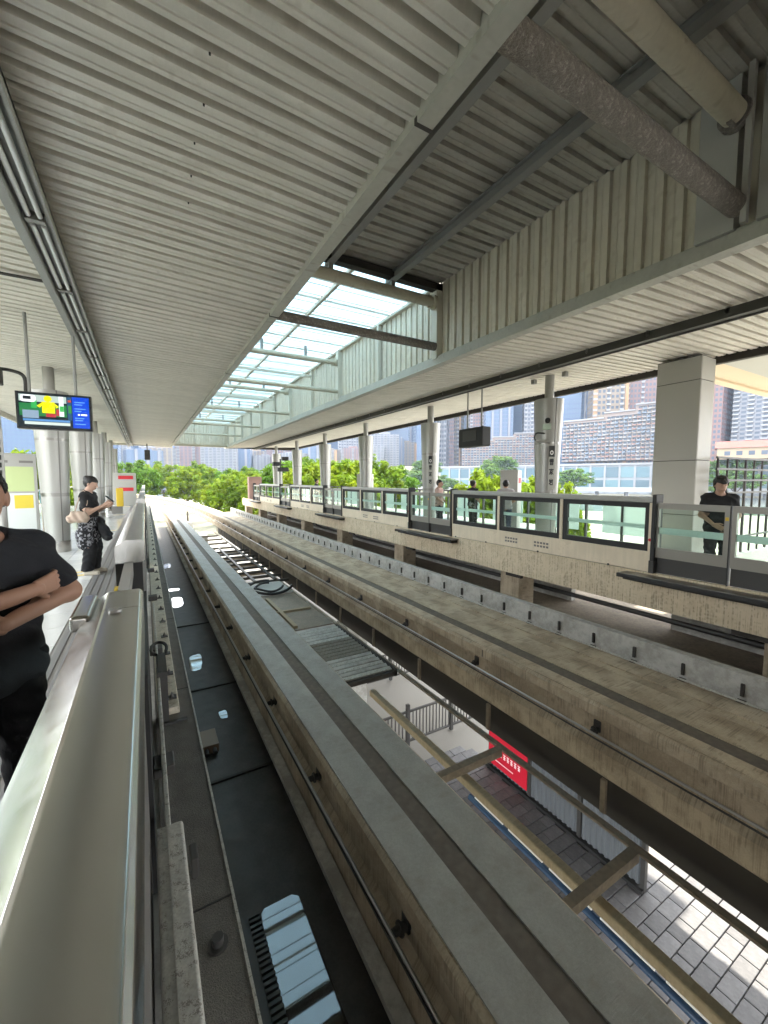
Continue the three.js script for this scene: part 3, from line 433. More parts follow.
{ // big square pillar and side structure
  const t = thing('square_pillar', 'large pale panelled square pillar on the far platform', 'pillar', [9.95, 0, -5.02]);
  for (const [a, b] of [[0, 0.9], [0.912, 2.06], [2.072, 3.72], [3.732, 4.2]]) { mesh('panel', rbx(0, 0.02, a, b, 0.004, 0.846, 0.006, 1), M.cladWall, t); mesh('panel', rbx(0.024, 0.60, a, b, 0.83, 0.85, 0.006, 1), M.cladWall, t); mesh('panel', rbx(0.6, 0.62, a, b, 0.004, 0.846, 0.006, 1), M.cladWall, t); }
  mesh('core', bx(0.02, 0.6, 0, 4.22, 0, 0.83), M.black, t);
  const h = thing('side_hall_roof', 'warm beige flat ceiling beyond the big square pillar', 'roof'); mesh('slab', [bx(10.96, 18, 4.32, 4.62, -5.35, 14)], M.warmSoffit, h); mesh('recess_beam', [bx(10.96, 18, 4.26, 4.318, -5.35, -5.1)], M.warmSoffit, h); mesh('ceiling_panel', bx(11.5, 18, 4.29, 4.318, -4.4, -3.4), M.cladWall, h);
  const r = thing('grid_railing', 'dark steel grid railing between the pillar and the side hall', 'railing', [10.3, 0, -3.95]);
  for (const y of [0.35, 0.9, 1.35, 1.62, 1.86, 2.1]) mesh('rail', rbx(0, 7.5, y, y + 0.045, -0.02, 0.02, 0.008), M.iron, r);
  for (let k = 0; k < 17; k++) mesh('bar', rod(V(0.06 + k * 0.46, 0, 0), V(0.06 + k * 0.46, 2.12, 0), 0.022, 8), M.iron, r);
  for (let k = 0; k < 5; k++) mesh('bar', rod(V(0.2 + k * 1.4, 0, -0.05), V(0.2 + k * 1.4, 2.0, -0.05), 0.03, 8), M.iron, r);
}

// ---------------------------------------------------------------- far platform gates (period 7 m: 5 m fixed, 2 m door)
{
  const X = 7.0;
  const fix = thing('platform_gate', 'fixed gate section with three dark framed windows on the far platform', 'platform gate', [X, 0, -3.47], 0, 'fixed gate sections of the far platform');
  mesh('base_panel', [rbx(-0.02, 0.16, 0.165, 0.50, -5, 0, 0.012)], M.panelBeige, fix); mesh('base_skirt', bx(-0.012, 0.15, 0.12, 0.163, -5, 0), M.cladDark, fix);
  mesh('top_rail', rbx(-0.03, 0.17, 1.285, 1.38, -5.0, 0, 0.015), M.clad, fix);
  for (let k = 0; k < 4; k++) mesh('post', rbx(-0.025, 0.15, 0.50, 1.285, -(k * 1.645) - 0.065, -(k * 1.645), 0.008), M.panelBeige, fix);
  for (let k = 0; k < 3; k++) {
    const z1 = -(k * 1.645) - 0.07, z0 = z1 - 1.57, w = mesh('window_frame', [bx(-0.012, 0.05, 0.502, 0.60, z0, z1), bx(-0.012, 0.05, 1.20, 1.284, z0, z1), bx(-0.012, 0.05, 0.60, 1.20, z0, z0 + 0.09), bx(-0.012, 0.05, 0.60, 1.20, z1 - 0.06, z1)], M.black, fix);
    mesh('glass', bx(0.012, 0.018, 0.60, 1.20, z0 + 0.09, z1 - 0.06), M.glass, w); mesh('frosted_band', bx(0.019, 0.022, 0.86, 0.93, z0 + 0.09, z1 - 0.06), M.frost, w);
  }
  const vent = ready([...Array(10)].map((_, i) => bx(-0.024, -0.019, 0.27 + (i % 2) * 0.07, 0.31 + (i % 2) * 0.07, -0.05 - Math.floor(i / 2) * 0.075, Math.floor(i / 2) * -0.075)));
  for (const z of [-1.95, -2.75]) { const v = mesh('vent_slots', vent, M.cladDark, fix); v.position.z = z; }
  mesh('sticker', rod(V(-0.028, 0.69, -0.035), V(-0.0255, 0.69, -0.035), 0.025, 16), M.red, fix);
  for (const z of [-0.7, -2.2, -3.7, -4.8]) mesh('bolt', rod(V(-0.03, 0.175, z), V(0, 0.175, z), 0.02, 8), M.iron, fix);
  const leafG = thing('gate_door', 'glass sliding door leaf with grey frame between far gate sections', 'gate door', [X + 0.02, 0, -2.49], 0, 'sliding door leaves of the far platform');
  const zl = -0.96;
  mesh('frame', [bx(-0.02, 0.04, 1.20, 1.29, zl, 0), bx(-0.02, 0.04, 0.42, 0.58, zl, 0), bx(-0.02, 0.04, 0.58, 1.20, zl, zl + 0.05), bx(-0.02, 0.04, 0.58, 1.20, -0.06, 0)], M.doorGrey, leafG);
  mesh('lower_panel', bx(0.03, 0.045, 0.165, 0.418, zl, 0), M.iron, leafG); mesh('sticker', bx(-0.0205, -0.0202, 1.08, 1.13, -0.05, -0.01).translate(0, 0, 0), M.yellow, leafG);
  mesh('glass', bx(0.004, 0.010, 0.58, 1.20, zl + 0.05, -0.06), M.glass, leafG); mesh('frosted_band', bx(0.011, 0.014, 0.80, 0.90, zl + 0.05, -0.06), M.frost, leafG); mesh('seal', bx(-0.022, 0.045, 0.16, 1.29, -0.0, 0.014), M.black, leafG);
  const post = thing('gate_post', 'black gate end post beside a sliding door of the far platform', 'gate post', [X, 0, -3.44], 0, 'gate end posts of the far platform'); mesh('post', rbx(-0.05, 0.17, 0.165, 1.42, -0.03, 0.03, 0.01), M.black, post); mesh('foot', bx(-0.06, 0.17, 0.162, 0.36, -0.036, 0.036), M.iron, post);
  const lb = thing('door_threshold', 'grey rubber edged threshold board below a far platform door', 'threshold', [X - 0.02, 0, -2.5], 0, 'door thresholds of the far platform'); mesh('board', rbx(-0.26, 0.0, 0.10, 0.13, -1.35, 1.35, 0.008), M.steelDark, lb); mesh('rubber_edge', rbx(-0.29, -0.255, 0.06, 0.125, -1.36, 1.36, 0.01), M.black, lb); mesh('bracket', bx(-0.20, 0.0, 0.02, 0.098, -1.3, 1.3), M.girder, lb);
  for (let k = 0; k < 5; k++) {
    if (k < 4) { const f = k ? copy(fix) : fix; f.position.z = -3.47 - 7 * k; }
    const a = k ? copy(leafG) : leafG, b = copy(leafG); a.position.z = -2.49 - 7 * k; b.position.z = -1.5 - 7 * k;
    for (const z of [-3.455, -1.46]) { const p = (k || z > -2) ? copy(post) : post; p.position.z = z - 7 * k; }
    const l = k ? copy(lb) : lb; l.position.z = -2.5 - 7 * k;
  }
  tag(fix, 'fixed far gate section with three dark framed windows beside the square pillar', 'platform gate'); delete fix.userData.group;
  // glazed back screen of the far platform
  const bs = thing('back_screen', 'frosted pale green glass screen along the back of the far platform', 'glass screen');
  for (let k = 0; k < 15; k++) { mesh('pane', bx(10.53, 10.55, 0.25, 1.12, -5.2 - k * 2 - 1.3, -5.2 - k * 2), M.frost, bs); }
  for (let k = 0; k < 31; k++) mesh('post', bx(10.50, 10.57, 0, 1.2, -5.0 - k, -4.95 - k), M.iron, bs);
  mesh('top_rail', bx(10.49, 10.58, 1.2, 1.25, -36, -5), M.iron, bs);
}
// ---------------------------------------------------------------- near platform gates
{
  const Y = 1.25;
  const head = (z0, z1) => { const s = new THREE.Shape(); s.moveTo(-0.022, 1.10); s.lineTo(-0.022, Y - 0.02); s.quadraticCurveTo(-0.022, Y, -0.042, Y); s.lineTo(-0.122, Y); s.quadraticCurveTo(-0.131, Y, -0.137, Y - 0.007); s.lineTo(-0.180, Y - 0.032); s.quadraticCurveTo(-0.192, Y - 0.041, -0.192, Y - 0.055); s.lineTo(-0.192, 1.10); s.lineTo(-0.022, 1.10); const g = new THREE.ExtrudeGeometry(s, { depth: z1 - z0, bevelEnabled: false, curveSegments: 8 }); g.translate(0, 0, z0); return toCreasedNormals(g, 0.6); };
  const makeT = (z0, z1, label, solo) => {
    const t = thing('platform_gate', label, 'platform gate', [0, 0, 0], 0, solo ? undefined : 'fixed gate sections of the near platform');
    mesh('header', head(z0, z1 - 0.0), M.steel, t);
    mesh('body_panel', [bx(-0.184, -0.035, 0.08, 1.098, z0, z1)], M.cladDark, t);
    mesh('end_frame', [bx(-0.190, -0.037, 0.05, 1.095, z1 - 0.0, z1 + 0.012)], M.black, t);
    return t;
  };
  const t0 = makeT(-1.50, 5.0, 'brushed steel gate header right in front of the man with folded arms', true);
  const cap = mesh('end_cap', head(-1.745, -1.503), M.steel, t0);
  mesh('lock', [new THREE.CylinderGeometry(0.016, 0.019, 0.008, 20).translate(-0.095, Y + 0.003, -1.47), bx(-0.113, -0.077, Y + 0.001, Y + 0.006, -1.478, -1.462)], M.rail, t0);
  mesh('sensor_cover', [rbx(-0.212, -0.160, Y - 0.055, Y - 0.006, -1.76, -1.49, 0.012)], M.band, t0);
  mesh('end_plate', bx(-0.19, -0.035, 0.05, 1.098, -1.74, -1.505), M.cladDark, t0);
  for (let k = 0; k < 5; k++) makeT(-8.2 - 7 * k, -3.2 - 7 * k, k ? 'brushed steel gate section of the near platform farther along' : 'brushed steel gate section beside the woman with the phone', !k);
  // doors
  for (let k = 0; k < 5; k++) {
    const z0 = -3.2 - 7 * k, z1 = -1.75 - 7 * k, d = thing('gate_door', k ? 'low sliding door of the near platform farther along' : 'low sliding door beside the man with folded arms', 'gate door', [0, 0, 0], 0, k ? 'sliding doors of the near platform' : undefined);
    mesh('frame', [bx(-0.14, -0.09, 1.02, 1.10, z0 + 0.02, z1 - 0.02), bx(-0.14, -0.09, 0.1, 0.3, z0 + 0.02, z1 - 0.02)], M.clad, d); mesh('glass', bx(-0.12, -0.11, 0.3, 1.02, z0 + 0.02, z1 - 0.02), M.glass, d);
    mesh('guide', bx(-0.20, -0.155, 0.0, 0.95, z0 + 0.01, z0 + 0.09), M.yellow, d); mesh('sill', rbx(-0.30, -0.16, 0.0, 0.04, z0, z1, 0.005), M.wood, d); mesh('seal', bx(-0.085, -0.02, 0.0, 0.9, z0 + 0.02, z1 - 0.02), M.black, d);
  }
  // track-side fittings
  const gb = thing('guard_angle', 'scuffed galvanised guard angle fixed on the track side of the near gate', 'guard angle'); 
  mesh('angle', [rbx(-0.015, 0.075, 0.30, 0.36, -1.66, 1.5, 0.012), bx(0.02, 0.03, 0.355, 0.366, -1.66, 1.5), bx(0.012, 0.035, 0.02, 0.31, -1.66, 1.5)], M.galv, gb);
  const br2 = tag(mesh('guard_rail', rbx(0.015, 0.035, 0.30, 0.33, -5.0, -1.665, 0.005), M.galv), 'thin galvanised rail running on from the guard angle beside the ledge', 'rail');
  for (const [z, n] of [[-2.15, 'first'], [-3.7, 'second'], [-5.4, 'third'], [-7.1, 'fourth']]) { const b = mesh('clamp_block', rbx(-0.02, 0.07, 0.26, 0.31, z - 0.06, z + 0.06, 0.008), M.iron); tag(b, 'dark clamp block on the track side of the near gate', 'clamp', 'clamps of the near gate'); }
  { const b = mesh('clamp_block', rbx(0.088, 0.115, 0.22, 0.30, -1.60, -1.52, 0.008), M.iron); tag(b, 'dark clamp block on the track side of the near gate', 'clamp', 'clamps of the near gate'); }
  const bs = thing('bolt_strip', 'pale steel strip with upright bolts along the ledge foot of the gate', 'bolt strip'); mesh('strip', rbx(0.012, 0.15, 0.0, 0.05, -35, -3.15, 0.006), S({ map: T.galv, color: lin(1.1, 1.02, 0.88), roughness: 0.6 }), bs);
  const bg = ready([new THREE.ConeGeometry(0.02, 0.05, 8).translate(0, 0.075, 0), bx(-0.03, 0.03, 0.05, 0.058, -0.03, 0.03)]); for (let k = 0; k < 26; k++) { const b = mesh('bolt', bg, M.iron, bs); b.position.set(0.11, 0, -3.3 - k * 0.42 - k * k * 0.012); }
  const cp = thing('cable_post', 'dark steel post with a black cable loop on the track side', 'post', [0.05, 0, -3.05]); mesh('post', [bx(-0.03, 0.03, 0, 0.36, -0.35, 0.0), bx(-0.03, 0.14, 0.0, 0.015, 0.0, 0.03)], M.iron, cp);
  const lp = []; for (let k = 0; k <= 20; k++) { const a = k / 20 * Math.PI * 1.55 - 0.6; lp.push(V(-0.01 + 0.05 * Math.cos(a), 0.42, -0.30 - 0.13 * Math.sin(a))); } mesh('cable', tube(lp, 0.011, 40, 8), M.black, cp);
  const bo = tag(mesh('anchor_bolt', [rod(V(0.16, 0.0, -1.45), V(0.16, 0.035, -1.45), 0.02, 8), rod(V(0.16, 0.0, -1.45), V(0.16, 0.008, -1.45), 0.035, 16)], M.iron), 'rusty anchor bolt on the dark ledge beside the guard angle', 'bolt');
}

// ---------------------------------------------------------------- hanging screens, boards, bins
{
  const t = thing('passenger_screen', 'lit passenger information screen on two poles showing a yellow figure and blue list', 'screen', [-1.14, 2.69, -8]);
  mesh('housing', rbx(-0.46, 0.46, -0.28, 0.27, -0.12, -0.004, 0.015), M.cladDark, t);
  const cv = document.createElement('canvas'); cv.width = 512; cv.height = 300; const c = cv.getContext('2d');
  c.fillStyle = '#0c1a20'; c.fillRect(0, 0, 512, 300); c.fillStyle = '#1f6b3a'; c.fillRect(10, 90, 330, 110); c.fillStyle = '#9fb0a8'; c.fillRect(10, 14, 330, 60); c.fillStyle = '#7a8ea0'; c.fillRect(30, 150, 110, 70); c.fillStyle = '#2f9a4a'; c.fillRect(90, 60, 40, 70); c.fillStyle = '#d7dbe0'; c.fillRect(285, 14, 34, 180); c.fillStyle = '#38a04a'; c.fillRect(290, 100, 28, 50);
  c.fillStyle = '#e9ecef'; c.beginPath(); c.roundRect(20, 16, 105, 62, 22); c.fill(); c.fillStyle = '#1a2024'; c.fillRect(38, 28, 54, 28);
  c.fillStyle = '#d9d20a'; c.fillRect(165, 70, 90, 100); c.beginPath(); c.arc(208, 42, 28, 0, 7); c.fill(); c.beginPath(); c.moveTo(165, 78); c.lineTo(128, 110); c.lineTo(150, 125); c.lineTo(170, 100); c.fill(); c.beginPath(); c.moveTo(255, 78); c.lineTo(285, 108); c.lineTo(262, 124); c.fill();
  c.fillStyle = '#a03038'; c.fillRect(190, 172, 70, 32); c.fillRect(262, 130, 22, 60); c.fillStyle = '#4f7fb0'; c.fillRect(30, 226, 330, 20); c.fillStyle = '#b7c3bd'; c.fillRect(40, 250, 320, 26);
  c.fillStyle = '#20486a'; c.fillRect(345, 14, 30, 210); c.fillStyle = '#b04030'; c.fillRect(350, 40, 24, 20); c.fillStyle = '#2f7a3c'; c.fillRect(350, 90, 24, 70);
  c.fillStyle = '#0a3fb8'; c.fillRect(380, 8, 126, 284); c.fillStyle = '#5f97e8'; for (const [y, w] of [[50, 80], [72, 60], [110, 84], [132, 50], [196, 70], [216, 60], [250, 80]]) c.fillRect(396, y, w, 8); c.fillStyle = '#ffffff'; c.fillRect(420, 160, 16, 14); c.fillRect(444, 160, 44, 14);
  const tx = new THREE.CanvasTexture(cv); tx.colorSpace = THREE.SRGBColorSpace; const g = new THREE.PlaneGeometry(0.87, 0.50); g.userData.ready = true;
  const m = mesh('display', g, S({ color: 0x000000, emissive: 0xffffff, emissiveMap: tx, emissiveIntensity: 0.22, roughness: 0.2 }), t); m.position.set(0, 0, 0.001);
  mesh('bezel', [bx(-0.455, 0.455, 0.25, 0.265, -0.003, 0.008), bx(-0.455, 0.455, -0.275, -0.25, -0.003, 0.008), bx(-0.455, -0.435, -0.25, 0.25, -0.003, 0.008), bx(0.435, 0.455, -0.25, 0.25, -0.003, 0.008)], M.black, t);
  for (const x of [-0.30, 0.26]) mesh('pole', rod(V(x, 0.26, -0.06), V(x, 1.42, -0.06), 0.022, 10), M.purlin, t);
  mesh('bracket', tube([V(-0.34, 0.24, -0.06), V(-0.36, 0.5, -0.06), V(-0.5, 0.56, -0.06), V(-0.85, 0.56, -0.06)], 0.025, 24), M.iron, t);
  const l = thing('hanging_sign', 'narrow dark hanging sign cropped beside the passenger screen', 'sign', [-1.85, 0, -8.0]); mesh('pole', rod(V(0.03, 0, 0), V(0.03, 4.15, 0), 0.05), M.clad, l); mesh('panel', rbx(-0.14, 0.12, 3.02, 3.28, -0.1, 0.1, 0.02), M.iron, l); mesh('name_plate', rbx(-0.03, 0.10, 1.35, 2.4, 0.055, 0.075, 0.005), M.clad, l); for (let k = 0; k < 7; k++) mesh('character', bx(0.0, 0.07, 1.5 + k * 0.11, 1.57 + k * 0.11, 0.076, 0.08), M.black, l);
  const s2 = thing('hanging_monitor', 'back of a black monitor on two rods over the far platform', 'monitor', [8.0, 2.83, -8.75], 0);
  mesh('case', [rbx(-0.16, 0.16, -0.26, 0.26, -0.48, 0.48, 0.03)], M.black, s2); mesh('rear_panel', rbx(-0.18, -0.162, -0.10, 0.18, -0.28, 0.28, 0.005), M.iron, s2); for (const z of [-0.28, 0.28]) mesh('rod', rod(V(0, 0.25, z), V(0, 1.35, z), 0.022, 8), M.purlin, s2);
  const b = thing('map_board', 'tall pale map board with a yellow notice beside the first near column', 'notice board', [-3.05, 0, -14.2], 0.25);
  mesh('frame', rbx(-0.55, 0.55, 0.05, 2.35, -0.04, 0.04, 0.02), M.clad, b); mesh('map_sheet', bx(-0.48, 0.48, 1.35, 2.0, 0.041, 0.045), flat(0.45, 0.52, 0.25, 0.5), b); mesh('white_sheet', bx(-0.48, 0.48, 0.3, 1.3, 0.041, 0.044), M.board, b); mesh('yellow_notice', bx(0.06, 0.44, 0.9, 1.25, 0.0445, 0.048), flat(0.62, 0.48, 0.05, 0.5), b); for (const x of [-0.3, 0.2]) mesh('heading', bx(x, x + 0.28, 2.1, 2.16, 0.041, 0.045), M.cladDark, b);
  const bin = thing('ticket_post', 'slim cream service post with a teal top beside the map board', 'post', [-2.35, 0, -14.5]); mesh('shaft', rbx(-0.13, 0.13, 0, 1.0, -0.1, 0.1, 0.02), M.panelBeige, bin); mesh('head', rbx(-0.16, 0.16, 1.0, 1.4, -0.12, 0.12, 0.03), flat(0.3, 0.5, 0.52, 0.4), bin); mesh('cap', rbx(-0.16, 0.16, 1.4, 1.48, -0.12, 0.12, 0.02), M.black, bin);
  const rb = thing('notice_cabinet', 'grey cabinet with red notices at the far end of the near platform', 'cabinet', [-1.0, 0, -31]); mesh('body', rbx(-0.75, 0.5, 0, 2.1, -0.2, 0.2, 0.02), M.cladWall, rb); for (const y of [1.7, 0.95]) mesh('red_notice', bx(-0.45, 0.35, y, y + 0.22, 0.201, 0.21), M.red, rb);
  const yb = thing('yellow_stand', 'yellow upright notice stand on the near platform', 'stand', [-1.15, 0, -24]); mesh('panel', rbx(-0.1, 0.2, 0.35, 1.25, -0.06, 0.06, 0.03), M.yellow, yb); mesh('foot', bx(-0.3, 0.15, 0, 0.35, -0.04, 0.04), M.cladDark, yb);
  const wb = thing('platform_cabinet', 'pale grey cabinet with a small red plate standing on the far platform', 'cabinet', [9.6, 0, -8.85], 0.6); mesh('body', rbx(-0.42, 0.42, 0, 1.95, -0.25, 0.25, 0.02), M.cladWall, wb); mesh('red_plate', bx(-0.22, 0.24, 1.56, 1.72, 0.251, 0.26), M.red, wb);
  const wb2 = copy(wb, [9.5, 0, -18.2], 0.6); tag(wb2, 'grey cabinet behind the gates between two plain far columns', 'cabinet');
  const rbx2 = thing('brown_cabinet', 'small rusty brown cabinet at the far end of the far platform', 'cabinet', [7.7, 0, -34.2]); mesh('body', rbx(-0.5, 0.5, 0, 1.9, -0.3, 0.3, 0.02), flat(0.20, 0.12, 0.10, 0.7), rbx2);
  const gr = thing('glass_balustrade', 'pale glass balustrade with steel rail along the back of the near platform', 'balustrade', [-4.4, 0, 0]); mesh('top_rail', rod(V(0, 1.15, -36), V(0, 1.15, 4), 0.04), M.rail, gr); for (let k = 0; k < 22; k++) mesh('post', bx(-0.03, 0.03, 0, 1.12, -2 - k * 1.5, -1.95 - k * 1.5), M.rail, gr); for (let k = 0; k < 22; k++) mesh('pane', bx(-0.006, 0.006, 0.12, 1.05, -3.44 - k * 1.5, -2.06 - k * 1.5), M.glass, gr);
  const cm = thing('security_camera', 'small dark camera on a bracket hung at the canopy end', 'camera', [0.2, 0, -31]); mesh('rod', rod(V(0, 4.0, 0), V(0, 3.6, 0), 0.03), M.iron, cm); mesh('case', rbx(-0.16, 0.16, 2.95, 3.6, -0.12, 0.12, 0.03), M.iron, cm);
}

// ---------------------------------------------------------------- people (signed distance bodies)
function nets(f, mn, mx, h) { // surface nets
  const nx = Math.ceil((mx[0] - mn[0]) / h) + 1, ny = Math.ceil((mx[1] - mn[1]) / h) + 1, nzz = Math.ceil((mx[2] - mn[2]) / h) + 1, F = new Float32Array(nx * ny * nzz);
  for (let k = 0, q = 0; k < nzz; k++) for (let j = 0; j < ny; j++) for (let i = 0; i < nx; i++, q++) F[q] = f(mn[0] + i * h, mn[1] + j * h, mn[2] + k * h);
  const id = new Int32Array(nx * ny * nzz).fill(-1), P = [], I = [], at = (i, j, k) => i + nx * (j + ny * k);
  for (let k = 0; k + 1 < nzz; k++) for (let j = 0; j + 1 < ny; j++) for (let i = 0; i + 1 < nx; i++) {
    let m = 0, sx = 0, sy = 0, sz = 0, n = 0; const v = [];
    for (let c = 0; c < 8; c++) { const w = F[at(i + (c & 1), j + (c >> 1 & 1), k + (c >> 2))]; v.push(w); if (w < 0) m |= 1 << c; }
    if (m === 0 || m === 255) continue;
    for (let a = 0; a < 8; a++) for (const b of [1, 2, 4]) { if (a & b) continue; const e = a | b; if ((v[a] < 0) === (v[e] < 0)) continue; const t = v[a] / (v[a] - v[e]); sx += (a & 1) + (b === 1 ? t : 0); sy += (a >> 1 & 1) + (b === 2 ? t : 0); sz += (a >> 2) + (b === 4 ? t : 0); n++; }
    id[at(i, j, k)] = P.length / 3; P.push(mn[0] + (i + sx / n) * h, mn[1] + (j + sy / n) * h, mn[2] + (k + sz / n) * h);
  }
  const quad = (a, b, c, d, fl) => { if (a < 0 || b < 0 || c < 0 || d < 0) return; fl ? I.push(a, c, b, a, d, c) : I.push(a, b, c, a, c, d); };
  for (let k = 1; k + 1 < nzz; k++) for (let j = 1; j + 1 < ny; j++) for (let i = 1; i + 1 < nx; i++) {
    const s = F[at(i, j, k)] < 0;
    if (s !== F[at(i + 1, j, k)] < 0) quad(id[at(i, j - 1, k - 1)], id[at(i, j, k - 1)], id[at(i, j, k)], id[at(i, j - 1, k)], !s);
    if (s !== F[at(i, j + 1, k)] < 0) quad(id[at(i - 1, j, k - 1)], id[at(i, j, k - 1)], id[at(i, j, k)], id[at(i - 1, j, k)], s);
    if (s !== F[at(i, j, k + 1)] < 0) quad(id[at(i - 1, j - 1, k)], id[at(i, j - 1, k)], id[at(i, j, k)], id[at(i - 1, j, k)], !s);
  }
  const g = new THREE.BufferGeometry(); g.setAttribute('position', new THREE.Float32BufferAttribute(P, 3)); g.setIndex(I); g.computeVertexNormals(); return g;
}
const smin = (a, b, k) => { const h = Math.max(k - Math.abs(a - b), 0) / k; return Math.min(a, b) - h * h * k * 0.25; };
function cap(x, y, z, c) { const [ax, ay, az, ra, bxx, by, bz, rb] = c, dx = bxx - ax, dy = by - ay, dz = bz - az; let t = ((x - ax) * dx + (y - ay) * dy + (z - az) * dz) / (dx * dx + dy * dy + dz * dz + 1e-9); t = t < 0 ? 0 : t > 1 ? 1 : t; return Math.hypot(x - ax - dx * t, y - ay - dy * t, z - az - dz * t) - ra - (rb - ra) * t; }
const ell = (x, y, z, e) => { const a = (x - e[0]) / e[3], b = (y - e[1]) / e[4], c = (z - e[2]) / e[5], q = Math.hypot(a, b, c), w = Math.hypot(a / e[3], b / e[4], c / e[5]); return w < 1e-9 ? -Math.min(e[3], e[4], e[5]) : q * (q - 1) / w; };
const field = (caps, k) => (x, y, z) => { let d = 9; for (const c of caps) d = smin(d, cap(x, y, z, c), k); return d; };
const C = (a, ra, b, rb) => [...a, ra, ...b, rb];
function handCaps(w, dir, nrm, side, curl) { // wrist, pointing direction, back-of-hand normal
  const d = V(...dir).normalize(), n = V(...nrm).normalize(), s = new THREE.Vector3().crossVectors(d, n).multiplyScalar(side).normalize(), W = V(...w), out = [], at = (a, b, c) => W.clone().addScaledVector(d, a).addScaledVector(s, b).addScaledVector(n, c).toArray();
  for (const b of [-0.026, -0.009, 0.009, 0.026]) out.push(C(at(0.0, b * 0.6, 0), 0.016, at(0.085, b, 0), 0.013));
  [[-0.028, 0.055, 0.0075], [-0.0095, 0.074, 0.008], [0.0095, 0.080, 0.0085], [0.028, 0.070, 0.008]].forEach(([b, L, r]) => { const p0 = at(0.085, b, 0), p1 = at(0.085 + L * 0.48 * Math.cos(curl * 0.6), b * 1.1, -L * 0.48 * Math.sin(curl * 0.6)), p2 = at(0.085 + L * (0.48 * Math.cos(curl * 0.6) + 0.52 * Math.cos(curl * 1.5)), b * 1.12, -L * (0.48 * Math.sin(curl * 0.6) + 0.52 * Math.sin(curl * 1.5))); out.push(C(p0, r + 0.001, p1, r)); out.push(C(p1, r, p2, r * 0.85)); });
  const t0 = at(0.02, 0.03, -0.005), t1 = at(0.055, 0.055, -0.014), t2 = at(0.085, 0.060, -0.026); out.push(C(t0, 0.013, t1, 0.0105)); out.push(C(t1, 0.0105, t2, 0.0085)); return out;
}
function bounds(caps, pad) { const a = [9, 9, 9], b = [-9, -9, -9]; for (const c of caps) for (let k = 0; k < 3; k++) { a[k] = Math.min(a[k], c[k] - c[3], c[4 + k] - c[7]); b[k] = Math.max(b[k], c[k] + c[3], c[4 + k] + c[7]); } return [a.map(v => v - pad), b.map(v => v + pad)]; }
function person(o) {
  const t = thing('person', o.label, 'person', o.pos, o.turn); const s = o.scale ?? 1; t.scale.setScalar(s);
  const J = o.J, h = o.cell ?? 0.012;
  const arm = sd => [C(J['sh' + sd], 0.050, J['el' + sd], 0.040), C(J['el' + sd], 0.040, J['wr' + sd], 0.026)];
  const leg = sd => [C(J['hip' + sd], 0.085, J['kn' + sd], 0.055), C(J['kn' + sd], 0.055, J['an' + sd], 0.036)];
  const torso = [C([-0.10, 1.36, -0.01], 0.085, [0.10, 1.36, -0.01], 0.085), C([-0.085, 1.20, 0.005], 0.105, [0.085, 1.20, 0.005], 0.105), C([-0.07, 1.06, 0], 0.10, [0.07, 1.06, 0], 0.10), C([-0.08, 0.93, -0.005], 0.105, [0.08, 0.93, -0.005], 0.105), C(J.shL, 0.055, [0.07, 1.40, -0.015], 0.06), C(J.shR, 0.055, [-0.07, 1.40, -0.015], 0.06), C([0, 1.38, -0.02], 0.07, J.neck, 0.055)];
  const hd = J.head, yaw = o.headYaw ?? 0, pit = o.headPitch ?? 0, cyw = Math.cos(yaw), syw = Math.sin(yaw), cp = Math.cos(pit), sp = Math.sin(pit);
  const toHead = (x, y, z) => { let a = x - hd[0], b = y - hd[1], c = z - hd[2]; const a2 = a * cyw - c * syw, c2 = a * syw + c * cyw; return [a2, b * cp + c2 * sp, -b * sp + c2 * cp]; };
  const headF = (x, y, z) => { const [a, b, c] = toHead(x, y, z); if (a * a + b * b + c * c > 0.06) return Math.sqrt(a * a + b * b + c * c) - 0.13; let d = ell(a, b - 0.02, c + 0.008, [0, 0, 0, 0.076, 0.102, 0.096]); d = smin(d, ell(a, b + 0.055, c - 0.024, [0, 0, 0, 0.056, 0.062, 0.062]), 0.04); const m = Math.abs(a);
    d = smin(d, cap(a, b, c, [0, 0.015, 0.088, 0.008, 0, -0.028, 0.108, 0.013]), 0.018); d = smin(d, cap(a, b, c, [-0.018, -0.066, 0.086, 0.009, 0.018, -0.066, 0.086, 0.009]), 0.014); d = smin(d, cap(a, b, c, [-0.035, 0.030, 0.082, 0.010, 0.035, 0.030, 0.082, 0.010]), 0.02); d = Math.max(d, -(Math.hypot(m - 0.032, b - 0.006, c - 0.100) - 0.015)); d = smin(d, Math.hypot(m - 0.031, b - 0.006, c - 0.083) - 0.0115, 0.004); d = smin(d, ell(m - 0.080, b + 0.005, c + 0.012, [0, 0, 0, 0.011, 0.032, 0.018]), 0.008); return d; };
  const neckC = [C(J.neck, 0.055, [hd[0], hd[1] - 0.07, hd[2] - 0.01], 0.053)];
  const bodyCaps = [...torso, ...neckC, ...arm('L'), ...arm('R'), ...leg('L'), ...leg('R'), C(J.anL, 0.036, J.toL, 0.03), C(J.anR, 0.036, J.toR, 0.03)];
  const bf = field(bodyCaps, 0.035), [a0, b0] = bounds(bodyCaps, 0.03); b0[1] = hd[1] - 0.055;
  const gs = [nets((x, y, z) => Math.max(bf(x, y, z), y - hd[1] + 0.075), a0, b0, h), nets((x, y, z) => smin(headF(x, y, z), cap(x, y, z, neckC[0]), 0.02), [hd[0] - 0.14, hd[1] - 0.16, hd[2] - 0.15], [hd[0] + 0.14, hd[1] + 0.15, hd[2] + 0.16], o.fine ?? 0.005)];
  for (const hh of o.hands) { const [p, q] = bounds(hh, 0.02); gs.push(nets(field(hh, 0.007), p, q, (o.fine ?? 0.005) * 0.8)); }
  const skin = S({ color: lin(...(o.skin ?? [0.42, 0.25, 0.17])), roughness: 0.55 });
  mesh('body', gs, skin, t);
